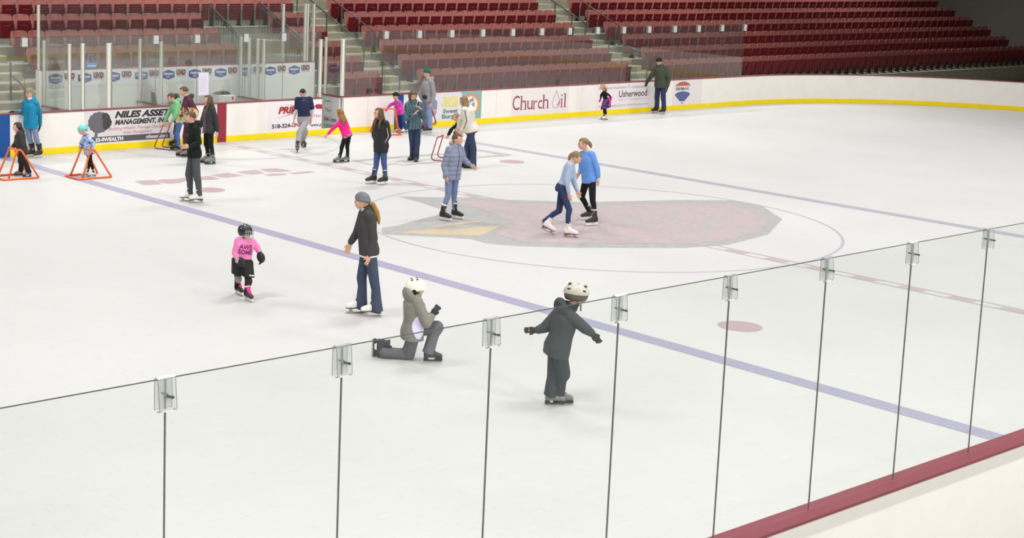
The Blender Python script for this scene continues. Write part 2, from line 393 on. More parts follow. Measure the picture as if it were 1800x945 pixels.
mb = MB(); mb.bx(-.09, .19, YB - .018, YB + .001, .003, .999); mb.build('red_stripe', mat('stripe_red', (150, 46, 60), .4), w_far)
for x in (-6.1, 6.1):
    mb = MB(); mb.bx(x - .16, x + .16, YB - .018, YB + .001, .003, .999); mb.build('blue_stripe', mat('stripe_blue', (8, 78, 152), .4), w_far)
for x in (-5.2, -2.75, -1.43, -.65, 2.55, 4.95, 6.75, 9.95, 13.7, 17.4):   # panel seams
    MB().bx(x - .004, x + .004, YB - .0015, YB + .001, .16, .998).build('seam', mat('seam', (205, 200, 192), .6), w_far)
w_end = tag(wall_run('wall_right', end_path, 0, 1.0, 0, .1, m_board), kind='structure')
wall_run('kick_plate', end_path, .003, .155, -.014, 0, m_kick, w_end); wall_run('cap_rail', end_path, 1.0, 1.024, -.012, .2, m_cap, w_end)
w_near = tag(wall_run('wall_near', near_path, 0, 1.0, 0, .1, m_board), kind='structure')
wall_run('kick_plate', near_path, .003, .155, -.014, 0, m_kick, w_near); wall_run('cap_rail', near_path, 1.0, 1.024, -.012, .2, m_cap, w_near)

# ---------------------------------------------------------------- board adverts
NF = V3(0, -1, 0)
def advert(label, x0, x1, z0, z1, bg):
    mb = MB(); mb.bx(x0, x1, YB - .005, YB - .0015, z0, z1)
    return tag(mb.build('advert_board', bg, loc=((x0 + x1) / 2, YB, z0)), label, 'sign')
def words(parent, name, m, rows):
    """rows: (text, x left, z base, cap height, width, options)"""
    for t, x, z, h, w, k in rows: put_text(MB(), t, (x, YB - .0055, z), XX, UP, NF, h, w, **k).build(name, m, parent)
def shape(parent, name, m, polys, lift=.0008):
    mb = MB()
    for p in polys:
        a = sum(p[i][0] * p[(i + 1) % len(p)][1] - p[(i + 1) % len(p)][0] * p[i][1] for i in range(len(p)))
        mb.add([(x, YB - .0055 - lift, z) for x, z in (p if a > 0 else p[::-1])], [tuple(range(len(p)))])
    return mb.build(name, m, parent)
def blob(cx, cz, rx, rz, bumps, amp, n=60, a0=0, a1=6.2832):
    return [(cx + rx * math.cos(a) * (1 + amp * abs(math.sin(bumps * a))), cz + rz * math.sin(a) * (1 + amp * abs(math.sin(bumps * a)))) for a in np.linspace(a0, a1, n)[:-1]]
bg1 = mat('ad_offwhite', (226, 218, 220), .35); bg2 = mat('ad_white', (240, 232, 236), .35)
ink = mat('ink_black', (52, 52, 56), .5); ink_g = mat('ink_grey', (104, 104, 108), .5); ink_dg = mat('ink_dark_grey', (70, 70, 74), .5)
red_t = mat('ink_red', (186, 96, 104), .5); red_p = mat('ink_prime', (168, 48, 62), .5)
a = advert('white board advert with dark tree silhouette and slanted black capitals', -3.96, -1.43, .185, .99, bg1)
shape(a, 'lower_band', mat('ink_band', (88, 90, 100), .5), [[(-3.8, .2), (-1.52, .2), (-1.52, .345), (-3.8, .345)]])
shape(a, 'tree_crown', ink_g, [blob(-3.56, .70, .285, .245, 7, .1)], .001)
shape(a, 'tree_shade', ink_dg, [[(-3.45 + .0, .93), (-3.34, .93), (-3.27, .86), (-3.24, .78), (-3.2, .70), (-3.22, .62), (-3.28, .55), (-3.36, .5), (-3.43, .53), (-3.47, .62), (-3.45, .72), (-3.49, .82)]], .0014)
shape(a, 'tree_trunk', mat('ink_trunk', (112, 104, 118), .5), [[(-3.7, .34), (-3.6, .34), (-3.6, .45), (-3.57, .52), (-3.5, .62), (-3.54, .62), (-3.61, .54), (-3.63, .62), (-3.67, .62), (-3.66, .5), (-3.68, .42)]], .0018)
words(a, 'headline', ink, [('NILES ASSET', -3.12, .795, .15, 1.62, dict(shear=.3, bold=.012)), ('MANAGEMENT, INC.', -3.12, .62, .12, 1.56, dict(shear=.3, bold=.008))])
words(a, 'tagline', red_t, [('Building Wealth Through Disciplined', -3.28, .49, .075, 1.75, dict(shear=.25)), ('Asset Management', -2.9, .385, .075, .86, dict(shear=.25))])
words(a, 'band_lettering', m_white, [('33-9WEALTH', -3.66, .225, .09, .78, dict(bold=.006)), ('nilesam.com', -2.23, .235, .085, .64, dict(shear=.2, bold=.004))])
a = advert('white board advert with slanted red capitals and a black phone number', 1.56, 3.335, .185, .985, bg2)
words(a, 'headline', red_p, [('PRIME', 1.86, .66, .17, .86, dict(shear=.25, bold=.014)), ('Fiber', 3.06, .5, .085, .25, dict(shear=.25))])
words(a, 'phone_number', ink, [('518-324-', 1.66, .27, .105, .66, dict(bold=.006)), ('www.p', 2.95, .255, .085, .38, dict(bold=.003))])
words(a, 'phone_letters', red_p, [('LINK', 2.33, .275, .105, .34, dict(bold=.006))])
shape(a, 'swoosh', red_p, [[(1.78, .53), (2.42, .66), (2.75, .70), (2.42, .635)], [(3.08, .81), (3.15, .86), (3.335, .845), (3.335, .72), (3.14, .73)]])
shape(a, 'grey_swoosh', ink_g, [[(1.98, .905), (2.5, .85), (2.9, .83), (2.5, .83)]])
a = advert('board advert with yellow capitals, green words and a round orange badge', 7.0, 9.33, .165, .985, mat('ad_pale', (222, 220, 226), .35))
shape(a, 'teal_end', mat('ad_teal', (138, 178, 176), .4), [[(8.72, .17), (9.33, .17), (9.33, .985), (8.5, .985), (8.62, .6)]], .0004)
shape(a, 'round_badge', mat('ad_orange', (226, 150, 96), .4), [blob(8.88, .58, .36, .33, 1, 0)], .0009)
shape(a, 'badge_centre', m_white, [blob(8.88, .58, .28, .26, 1, 0)], .0013)
shape(a, 'purple_crest', mat('ad_purple', (140, 140, 172), .4), [[(7.02, .3), (7.3, .28), (7.5, .34), (7.56, .5), (7.56, .74), (7.5, .8), (7.02, .82)]], .0009)
words(a, 'yellow_lettering', mat('ink_yellow', (232, 214, 70), .5), [('SUITE', 7.79, .72, .14, .56, dict(bold=.007)), ('HOUSE', 7.74, .555, .14, .64, dict(bold=.007)), ('TM', 7.42, .44, .07, .13, dict(bold=.004))])
words(a, 'green_lettering', mat('ink_green', (112, 142, 132), .5), [('Sweet', 7.79, .385, .12, .60, dict(bold=.008)), ('Burgers', 7.76, .23, .12, .80, dict(bold=.008))])
mb = MB(); c_, s_ = math.cos(.35), math.sin(.35)
for t, x, z in (('ROUND', 8.68, .585), ('ROUND', 8.72, .44)): put_text(mb, t, (x, YB - .0075, z), (c_, 0, s_), (-s_, 0, c_), NF, .1, .38, bold=.006)
mb.build('badge_lettering', ink_g, a)
a = advert('white board advert with large dark red serif words and a drop outline', 10.58, 13.08, .165, .985, mat('ad_church', (234, 226, 226), .35))
mm_ = mat('ink_maroon', (146, 72, 80), .5)
mb = MB(); sf = MB()
for ch, x0, x1, hcap in (('C', 10.63, 10.93, .445), ('h', 10.975, 11.21, .435), ('u', 11.26, 11.49, .27), ('r', 11.53, 11.69, .27), ('c', 11.72, 11.91, .27), ('h', 11.94, 12.18, .435), ('i', 12.745, 12.80, .41), ('l', 12.89, 12.945, .435)):
    P_, F_ = text_mesh(ch, .4, None); P_ = (P_ - P_.min(0)) / np.maximum(P_.max(0) - P_.min(0), 1e-6)
    mb.add([(x0 + p[0] * (x1 - x0), YB - .0066, .335 + p[1] * hcap) for p in P_], F_)
    st = .05; feet = {'h': (x0 + .03, x1 - .03), 'r': (x0 + .03,), 'i': ((x0 + x1) / 2,), 'l': ((x0 + x1) / 2,), 'u': (x1 - .01,)}.get(ch, ())
    for fx in feet: sf.bx(fx - .052, fx + .052, YB - .0068, YB - .0066, .335, .353)
    for fx, fz in {'h': ((x0 + .005, hcap),), 'r': ((x0, hcap),), 'i': ((x0 - .012, .27),), 'l': ((x0 - .012, hcap),), 'u': ((x0, hcap), (x1 - .045, hcap))}.get(ch, ()): sf.bx(fx - .032, fx + .03, YB - .0068, YB - .0066, .335 + fz - .02, .335 + fz)
mb.build('lettering', mm_, a); sf.build('letter_serifs', mm_, a)
drop = [(12.52 + .17 * math.sin(t) * (1 - math.cos(t)) / 1.3 , .605 + .27 * math.cos(t)) for t in np.linspace(0, 2 * math.pi, 49)[:-1]]
mb = MB().tube([(x, YB - .006, z) for x, z in drop], .006, 6, True); mb.build('drop_outline', MATS['ink_maroon'], a)
shape(a, 'drop_shade', MATS['ink_maroon'], [[(12.53, .375), (12.62, .41), (12.69, .5), (12.69, .6), (12.64, .5), (12.6, .44)]])
a = advert('white board advert with a large black company word and thin grey lines', 14.35, 16.93, .165, .985, mat('ad_usher', (236, 228, 230), .35))
words(a, 'headline', ink, [('Usherwood', 15.42, .545, .21, 1.37, dict(bold=.004))])
words(a, 'grey_lettering', mat('ink_lightgrey', (150, 146, 150), .5), [('complete business IT solutions', 14.45, .82, .1, 2.2, {}), ('OFFICE TECHNOLOGY', 15.42, .43, .06, 1.36, dict(spacing=1.4)), ('www.managed.print-usherwood.com', 14.46, .25, .075, 2.4, {})])
a = advert('white board advert with a red, white and blue balloon at far right', 18.1, 19.6, .175, .975, mat('ad_remax', (232, 226, 226), .35))
shape(a, 'balloon_top', mat('ink_balloonred', (190, 96, 88), .5), [blob(18.6, .72, .42, .22, 1, 0, 40, .35, 2.85)])
shape(a, 'balloon_bottom', mat('ink_balloonblue', (92, 100, 150), .5), [[(18.2, .5), (18.3, .58), (18.6, .62), (18.9, .58), (19.0, .5), (18.72, .28), (18.48, .28)], [(18.55, .24), (18.65, .24), (18.64, .2), (18.56, .2)]])
words(a, 'lettering', ink_g, [('RE/MAX', 18.26, .655, .1, .68, dict(bold=.006))])

# ---------------------------------------------------------------- glass shields, posts and clips on the far boards
def pane(x0, x1, z0, z1, y, label, gm, group='glass panels on the rink boards', th=.012, em=None):
    r = empty('glass_shield', ((x0 + x1) / 2, y, z0), 0, label, 'glass panel', group)
    mb = MB(); mb.bx(x0 + .006, x1 - .006, y - th / 2, y + th / 2, z0, z1 - .004); mb.build('pane', gm, r)
    mb = MB(); mb.bx(x0 + .006, x1 - .006, y - th / 2, y + th / 2, z1 - .004, z1 + .001); mb.build('polished_edge', em or m_edge, r)
    if em is None: MB().bx(x0 - .002, x0 + .0059, y - th / 2, y + th / 2, z0, z1 - .006).build('joint_seal', m_seal, r)
    return r
GZ = 2.79; GY = 13.17
joints_l = [-8.0, -6.75, -5.51, -4.33, -3.24, -1.91, -.68, .83, 2.05, 3.34]
joints_r = [4.1, 5.61, 6.86, 8.11, 9.35, 10.59, 11.83, 13.07, 14.34, 15.58, 16.82, 18.11, 19.35, 20.6, 21.85]
n = 0
for i in range(len(joints_l) - 1):
    pane(joints_l[i], joints_l[i + 1], 1.035, GZ, GY, f'clear glass panel on the far boards, {ORD[len(joints_l) - 2 - i]} to the left of the open gate', m_glass)
for i in range(len(joints_r) - 1):
    pane(joints_r[i], joints_r[i + 1], 1.035, GZ, GY, f'clear glass panel on the far boards, {ORD[i]} to the right of the open gate', m_glass)
def small_clip(x, label):
    r = empty('shield_clip', (x, GY, GZ), 0, label, 'clip', 'clips on the far glass')
    mb = MB(); mb.bx(x - .075, x + .075, GY - .04, GY - .028, GZ - .2, GZ + .025); mb.bx(x - .075, x + .075, GY + .028, GY + .04, GZ - .2, GZ + .025); mb.bx(x - .075, x + .075, GY - .04, GY + .04, GZ + .013, GZ + .025)
    mb.build('saddle', mat('clip_plastic', (196, 196, 192), .3), r)
    MB().cone((x, GY - .05, GZ - .09), .014, (x, GY + .05, GZ - .09), .014).build('bolt', m_white, r, True)
for i, x in enumerate([-5.51, -1.91, -.68, .83, 2.05]): small_clip(x, f'pale clip on top of the far glass, {ORD[4 - i]} to the left of the open gate')
for i, x in enumerate(joints_r[1:]): small_clip(x, f'pale clip on top of the far glass, {ORD[i]} to the right of the open gate')
def post(x, y, z0, z1, w, label, m=None):
    mb = MB(); mb.bx(x - w / 2, x + w / 2, y - .04, y + .04, z0, z1)
    r = tag(mb.build('stanchion', m or m_alu, bevel=.006, loc=(x, y, z0)), label, 'post', 'white glass posts')
    MB().bx(x - w / 2 - .004, x + w / 2 + .004, y - .044, y + .044, z1, z1 + .012).build('post_cap', m_white, r)
    MB().bx(x + w * .18, x + w * .5 + .004, y - .043, y - .02, z0 + .02, z1).build('glazing_groove', mat('groove', (140, 142, 136), .5), r)
    return r
post(-4.33, 13.15, 1.035, 2.62, .06, 'thin white glass post at left corner of penalty box front')
post(-3.97, 13.15, 1.035, 2.62, .075, 'white glass post on the boards, second from left of penalty box')
post(-3.24, 13.15, 1.035, 2.62, .125, 'thick white glass post above the tree advert')
post(3.30, 13.15, 1.035, 2.60, .075, 'white glass post on the left side of the open gate')
post(4.08, 13.15, 1.035, 2.60, .11, 'thick white glass post on the right side of the open gate')
# ---------------------------------------------------------------- penalty boxes and timekeeper's box
m_wallin = mat('box_wall', (224, 226, 220), .5, .3); m_band = mat('sign_band', (226, 227, 226), .45, .3)
wy0, wy1, wz = 14.42, 14.58, 1.89
wb = tag(MB().bx(-4.45, 4.08, wy0, wy1, 0, wz).build('wall_penalty_box', m_wallin), kind='structure')
MB().bx(-4.46, 4.09, wy0 - .02, wy1 + .01, wz, wz + .015).build('cap_rail', m_cap, wb)
MB().bx(-4.44, 4.07, wy0 - .006, wy0, 1.46, wz - .01).build('sign_band', m_band, wb)
MB().bx(-4.5, -4.45, wy0 - .02, wy1, 0, wz).build('end_post', m_white, wb)
m_hex = mat('ink_hex', (62, 84, 150), .5); m_uno = mat('ink_uno', (120, 92, 84), .5); m_uno2 = mat('ink_uno_red', (160, 60, 58), .5)
i = 0; x = -4.23
while x < 3.9:
    r = empty('logo_sticker', (x + .19, wy0, 1.67), 0, f'blue six-sided sticker on penalty box back wall, {ORD[i]} from left', 'sticker', 'blue stickers on the penalty box wall')
    cx, cz = x + .19, 1.675
    pl = [(cx, cz + .13), (cx + .19, cz + .075), (cx + .19, cz - .075), (cx, cz - .13), (cx - .19, cz - .075), (cx - .19, cz + .075)]
    MB().prism(pl, (0, wy0 - .0062, 0), XX, UP, NF, .002).build('hexagon', m_hex, r)
    mb = MB(); put_text(mb, 'Hampton', (cx - .15, wy0 - .0086, cz), XX, UP, NF, .065, .30, shear=.25, bold=.003); put_text(mb, 'Inn', (cx - .05, wy0 - .0086, cz - .075), XX, UP, NF, .045, .1); mb.build('lettering', m_white, r)
    if x + .74 < 4.05:
        r = empty('restaurant_sticker', (x + .57, wy0, 1.67), 0, f'brown and red block-letter sticker on penalty box back wall, {ORD[i]} from left', 'sticker', 'brown stickers on the penalty box wall')
        mb = MB(); put_text(mb, 'UNO', (x + .43, wy0 - .0066, 1.665), XX, UP, NF, .125, .29, bold=.016); mb.build('lettering', m_uno, r)
        mb = MB(); put_text(mb, 'UNO', (x + .437, wy0 - .0062, 1.67), XX, UP, NF, .125, .29, bold=.022); mb.build('red_edge', m_uno2, r)
        mb = MB(); put_text(mb, 'CHICAGO GRILL', (x + .44, wy0 - .0066, 1.61), XX, UP, NF, .035, .27); mb.build('small_lettering', ink_g, r)
    x += .822; i += 1
tj = [-4.45, -1.95, .55, 3.02, 4.08]
for i in range(4): pane(tj[i], tj[i + 1], wz + .016, 3.47, 14.52, f'tall clear glass panel above penalty box back wall, {ORD[i]} from left', m_glass, 'tall glass panels behind the penalty boxes')
for x, t in ((-4.45, 'tall white post at left end of penalty box back wall'), (3.02, 'tall white post on penalty box back wall, right of centre'), (3.78, 'tall white post near right end of penalty box back wall, left of a close pair'), (3.86, 'tall white post near right end of penalty box back wall, right of a close pair'), (4.08, 'tall white post at the right end of penalty box back wall')):
    post(x, 14.52, wz + .016, 3.49, .05, t)
for nm, X, ys, who in (('left', -4.38, (14.36,), 'outer left wall'), ('mid', -1.66, (14.34, 13.3), 'wall between left box and timekeeper'), ('midr', 1.5, (14.34, 13.95, 13.55, 13.28), 'wall between timekeeper and right box'), ('right', 4.2, (), 'outer right wall')):
    w = tag(MB().bx(X - .04, X + .04, 13.285, wy0 - .025, 0, 1.0).build('wall_box_' + nm, m_wallin), kind='structure')
    MB().bx(X - .07, X + .07, 13.285, wy0 - .025, 1.0, 1.03).build('cap_rail', m_cap, w)
    if nm != 'right':
        r = empty('glass_shield', (X, 13.85, 1.03), 0, f'clear glass partition on {who} of the penalty boxes', 'glass panel', 'glass partitions between the boxes')
        MB().bx(X - .006, X + .006, 13.3, wy0 - .03, 1.031, 2.6).build('pane', m_glass, r)
    for i, y in enumerate(ys): post(X, y, 1.031, 2.62, .055, f'slim white post on {who}, {ORD[i]} from the back')
# open gate leaf swung into the box
g = empty('rink_gate', (4.07, 13.2, .2), 0, 'open white rink gate swung inward, with grey-shaded advert face', 'gate')
MB().bx(4.045, 4.085, 13.2, 13.93, .2, .985).build('leaf', mat('gate_leaf', (214, 212, 214), .45), g)
MB().bx(4.03, 4.1, 13.2, 13.95, .985, 1.02).build('cap_rail', m_cap, g)
MB().bx(4.038, 4.05, 13.18, 13.22, .2, .985).build('frame_edge', m_white, g)
mb = MB(); NX = V3(-1, 0, 0); YD = V3(0, -1, 0)
put_text(mb, 'link1.com', (4.0445, 13.88, .29), YD, UP, NX, .12, .55, bold=.004); mb.build('lettering', ink, g)
mb = MB(); put_text(mb, 'Fiber', (4.0445, 13.85, .55), YD, UP, NX, .1, .32, shear=.2); mb.build('red_lettering', red_p, g)
MB().prism([(0, 0), (.28, .02), (.3, .0), (.05, -.02)], (4.044, 13.9, .84), YD, UP, NX, .001).build('grey_swoosh', ink_g, g)
for z in (1.025,):
    post(4.065, 13.9, z, 2.6, .05, 'slim white post standing on the open gate leaf')
r = empty('glass_shield', (4.065, 13.6, 1.025), 0, 'clear glass panel standing on the open gate leaf', 'glass panel')
MB().bx(4.06, 4.072, 13.25, 13.87, 1.022, 2.58).build('pane', m_glass, r)
# things in and on the boxes
def shell_chair(x, y, rz, seat_c, label, top=1.2):
    r = empty('chair', (x, y, 0), rz, label, 'chair'); R = np.array(Matrix.Rotation(rz, 3, 'Z')); b = V3(x, y, 0)
    w = lambda a: b + R @ V3(a)
    S = [(w((0, .18 + .1 * t, .55 + (top - .55) * t)), R @ V3(.22 * (1 - .35 * t ** 3), 0, 0), R @ V3(0, .025, .0)) for t in np.linspace(0, 1, 8)]
    MB().loft(S, 18, e=3).build('backrest', seat_c, r, True)
    MB().loft([(w((0, 0, .44)), R @ V3(.22, 0, 0), R @ V3(0, .22, 0)), (w((0, 0, .5)), R @ V3(.23, 0, 0), R @ V3(0, .23, 0))], 20, e=4).build('seat', seat_c, r)
    for sx in (-1, 1):
        for sy in (-1, 1): MB().cone(w((sx * .17, sy * .16, .45)), .014, w((sx * .2, sy * .2, .01)), .014).build('leg', m_dark, r, True)
shell_chair(-1.16, 14.0, 1.35, mat('chair_maroon', (150, 62, 66), .5), 'dark red chair inside the timekeeper box beside the left partition', 1.27)
shell_chair(-.55, 14.0, .3, m_black, 'black chair behind the boards inside the timekeeper box', 1.18)
d = empty('timekeeper_desk', (0, 13.55, 0), 0, 'white counter along the front of the timekeeper box', 'desk')
MB().bx(-1.5, 1.38, 13.3, 13.66, .92, .96).build('worktop', m_white, d)
for x in (-1.4, 0, 1.28): MB().bx(x - .03, x + .03, 13.35, 13.62, 0, .92).build('leg', m_white, d)
c = empty('scoreboard_console', (.62, 13.5, .96), 0, 'white console box on timekeeper counter beside the red board stripe', 'console')
MB().bx(.32, .68, 13.4, 13.62, .961, 1.17).build('housing', m_white, c, bevel=.01); MB().bx(.58, .62, 13.37, 13.4, 1.06, 1.14).build('handle', mat('handle_red', (150, 60, 60), .5), c)
cs = [(V3(.74 + .12 * math.sin(t), 13.72, 1.0 + .27 * math.sin(t) ** .5), V3(.03, 0, .0), V3(0, .18, 0)) for t in np.linspace(.05, 1.5, 6)]
r = empty('office_chair', (.85, 14.0, 0), 0, 'dark grey office chair with curved back behind the white console', 'chair')
pts = [(x - .1, z) for x, z in [(.45, 1.16), (.55, 1.215), (.75, 1.235), (.92, 1.22), (1.0, 1.15), (1.02, .8), (.88, .8), (.86, 1.13), (.55, 1.15)]]
MB().prism(pts, (0, 13.9, 0), XX, UP, V3(0, 1, 0), .12).build('backrest', mat('chair_grey', (96, 90, 92), .6), r, bevel=.02)
MB().bx(.55, 1.0, 13.85, 14.25, .45, .54).build('seat', MATS['chair_grey'], r, bevel=.03); MB().cone((.78, 14.05, .08), .03, (.78, 14.05, .45), .03).build('column', m_dark, r, True)
for k in range(5): MB().cone((.78, 14.05, .07), .02, (.78 + .26 * math.cos(k * 1.257), 14.05 + .26 * math.sin(k * 1.257), .04), .018).build('leg', m_dark, r, True)
pn = empty('paper_notice', (-.47, 13.15, 1.25), 0, 'white paper notice taped to the timekeeper glass', 'notice')
MB().bx(-.62, -.31, 13.158, 13.161, 1.24, 1.83).build('sheet', mat('paper', (226, 222, 236), .7), pn)
mb = MB(); 
for k in range(12): mb.bx(-.57, -.36 - .03 * (k % 3), 13.1565, 13.158, 1.72 - k * .035, 1.727 - k * .035)
mb.build('printed_lines', mat('print_grey', (196, 192, 208), .7), pn)
bc = empty('bottle_carrier', (-3.03, 14.47, 1.9), 0, 'bright blue bottle carrier standing on penalty box back wall', 'carrier')
mbl = mat('carrier_blue', (84, 146, 214), .4)
MB().bx(-3.17, -2.89, 14.4, 14.505, 1.91, 2.03).build('tray', mbl, bc, bevel=.012); MB().bx(-3.165, -2.9, 14.397, 14.4, 1.96, 1.985).build('white_band', m_white, bc)
MB().tube([(-3.13, 14.45, 2.03), (-3.1, 14.45, 2.1), (-3.1, 14.45, 2.25), (-2.99, 14.45, 2.25), (-2.99, 14.45, 2.1), (-2.94, 14.45, 2.03)], .016).build('handle', mbl, bc)
# ---------------------------------------------------------------- near glass with its clips
NGY = -13.17; NZ = 2.97; xs = [-20.12 + 1.137 * i for i in range(22)]
for i in range(len(xs) - 1):
    pane(xs[i], xs[i + 1], 1.035, NZ, NGY, f'clear glass panel on the near boards, {ORD[i]} from the left end', m_glass_near, 'glass panels on the near boards', .006, m_edge_n)
m_acr = glass_mat('clear_acrylic', (.94, .94, .935), 1.0, .05, .16)
for i, x in enumerate(xs[1:]):
    r = empty('shield_clip', (x, NGY, NZ), 0, f'clear acrylic clip over the near glass edge, {ORD[i]} from the left end', 'clip', 'clear clips on the near glass')
    th = .004; W = .052
    prof = [(.018, -.165), (.018, -.012), (.014, .004), (0, .01), (-.012, .004), (-.017, -.012), (-.032, -.155), (-.022, -.168), (-.008, -.163)]
    R = []
    for k, (dy, dz) in enumerate(prof):
        q0 = V3(prof[max(k - 1, 0)]); q1 = V3(prof[min(k + 1, len(prof) - 1)]); t = nrm(q1 - q0); nn = V3(-t[1], t[0]) * th / 2
        R.append(np.array([(x - W, NGY + dy - nn[0], NZ + dz - nn[1]), (x + W, NGY + dy - nn[0], NZ + dz - nn[1]), (x + W, NGY + dy + nn[0], NZ + dz + nn[1]), (x - W, NGY + dy + nn[0], NZ + dz + nn[1])]))
    MB().rings(R).build('saddle', m_acr, r)
    for sx in (-1, 1): MB().tube([(x + sx * W, NGY + dy, NZ + dz) for dy, dz in prof], .0016, 6).build('saddle_edge', m_edge, r)
    b = MB().cone((x, NGY - .05, NZ - .085), .006, (x, NGY + .03, NZ - .085), .006).sph((x, NGY - .006, NZ - .085), .0125); b.build('bolt', m_bolt, r, True)
    MB().box((x, NGY - .05, NZ - .085), (.038, .007, .009), np.array(Matrix.Rotation(.25, 3, 'Y'))).sph((x + .014, NGY - .05, NZ - .089), .009).build('wing_nut', m_bolt, r, True)
    MB().bx(x - W * .7, x + W * .55, NGY - .03, NGY - .02, NZ - .168, NZ - .154).build('bumper', m_white, r)
    MB().bx(x - .0035, x + .0035, NGY - .005, NGY + .005, 1.036, NZ - .001).build('joint_seal', m_seal, r)
# ---------------------------------------------------------------- stands
Y1, DY, DZ, F0 = 15.2, .913, .393, .62
fl = lambda k: F0 + DZ * k
ft = lambda k: Y1 + DY * k - .60
def terrace(name, x0, x1, k0, k1=9):
    mb = MB()
    for k in range(k0, k1): mb.bx(x0, x1, ft(k), 24.5, (0 if k == k0 else fl(k - 1)), fl(k))
    return tag(mb.build(name, m_conc), kind='structure')
terrace('floor_terrace', -14, -3.7, 0); terrace('floor_terrace', -3.7, 3.2, 2); terrace('floor_terrace', 3.2, 5.3, 5); terrace('floor_terrace', 5.3, 46, 0)
for x0, x1 in ((-6.2, -3.72), (7.18, 8.52), (18.3, 19.85)):
    mb = MB(); nb = MB()
    for k in range(-1, 7):
        y = ft(k + 1); z = fl(k) if k >= 0 else F0 - DZ
        mb.bx(x0, x1, y - DY / 2, y, (z if k >= 0 else 0), z + DZ / 2)
        nb.bx(x0, x1, y - DY / 2 - .003, y - DY / 2 + .035, z + DZ / 2 - .03, z + DZ / 2 + .004)
        nb.bx(x0, x1, y - .003, y + .035, z + DZ - .03, z + DZ + .004)
    mb.bx(x0 - .0, x1 + .9 * (x0 < 0), ft(0) - DY * .95, ft(0) - DY / 2, 0, .14)
    s = tag(mb.build('trim_stair', mat('stair_concrete', (166, 162, 142), .85, .2, noise=.08, nscale=8)), kind='structure')
    nb.build('lit_tread_edge', mat('tread_lit', (196, 193, 174), .8), s)  # paler edge strips: light on the tread tops put into the colour
# passage under the fifth row: floor, side kerbs
tag(MB().bx(3.2, 5.3, 14.7, ft(5) + .02, -.02, .02).bx(3.2, 5.3, ft(5) - .03, ft(5), 0, fl(5)).build('wall_passage', m_conc2), kind='structure')
for k in range(5): tag(MB().bx(3.24, 5.26, ft(k), ft(k) + DY, 0, .2 + .3 * k).build('trim_passage_step', m_conc2), kind='structure')
def rail(name, label, pts, posts, r=.024, lower=None, pickets=None):
    g = empty(name, pts[-1], 0, label, 'railing')
    MB().tube(pts, r).build('top_rail', m_rail, g, True)
    if lower: MB().tube([V3(p) - UP * lower for p in pts], r * .8).build('lower_rail', m_rail, g, True)
    for x, y, z0, z1 in posts: MB().cone((x, y, z0), r * .9, (x, y, z1), r * .9).build('upright', m_rail, g, True)
    if pickets:
        mb = MB(); a, b = V3(pts[0]), V3(pts[-1])
        for t in np.linspace(.02, .98, pickets): q = a + (b - a) * t; mb.bx(q[0] - .007, q[0] + .007, q[1] - .007, q[1] + .007, q[2] - .85, q[2] - .05)
        mb.build('pickets', m_rail, g)
rail('stair_railing', 'long dark handrail running up the middle stairs', [(7.85, 20.6, 3.78), (7.85, 16.87, 2.12)], [(7.85, 16.87, 1.41, 2.12), (7.85, 18.8, 2.2, 2.97), (7.85, 20.4, 2.9, 3.69)], lower=.0)
rail('stair_railing', 'short lower handrail near the bottom of the middle stairs', [(7.85, 16.0, 1.73), (7.85, 15.12, 1.38)], [(7.85, 15.95, 1.05, 1.73), (7.85, 15.12, .62, 1.38)])
rail('stair_railing', 'dark sloping handrail along seat ends right of middle stairs', [(8.55, 20.6, 3.9), (8.55, 17.3, 2.52)], [(8.55, 18.9, 2.2, 3.2), (8.55, 17.35, 1.41, 2.54)], r=.02)
rail('stair_railing', 'dark handrail running up the right-hand stairs', [(19.0, 20.4, 3.66), (19.0, 17.97, 2.61)], [(19.0, 19.51, 2.6, 3.27), (19.0, 18.64, 2.25, 2.9), (19.0, 17.97, 1.8, 2.61)])
rail('stair_railing', 'dark sloping handrail along seat ends right of right-hand stairs', [(19.75, 20.4, 4.0), (19.75, 17.0, 2.55)], [(19.75, 17.0, 1.6, 2.55), (19.75, 18.6, 2.2, 3.22)], r=.02)
rail('stair_railing', 'short lower handrail near the bottom of the right-hand stairs', [(19.0, 16.8, 2.1), (19.0, 15.0, 1.72)], [(19.0, 16.8, 1.4, 2.1), (19.0, 15.0, .62, 1.72)])
rail('passage_railing', 'left sloping railing with pickets beside the passage', [(3.22, 18.5, 3.28), (3.22, 15.6, 1.82)], [(3.22, 15.62, .3, 1.82), (3.22, 17.3, .9, 2.66)], lower=.12, pickets=22)
rail('passage_railing', 'right sloping railing with pickets beside the passage', [(5.27, 18.9, 3.36), (5.27, 15.8, 2.02)], [(5.27, 15.82, .3, 2.02), (5.27, 17.4, 1.0, 2.7)], lower=.12, pickets=22)
rail('stair_railing', 'grey curved railing on the steps behind the teal-jacketed woman', [(-4.55, 15.9, 1.68), (-4.55, 15.3, 1.5), (-4.55, 15.1, 1.4), (-4.55, 15.05, 1.1)], [(-4.55, 15.86, 1.0, 1.98), (-4.55, 15.05, .62, 1.2)])
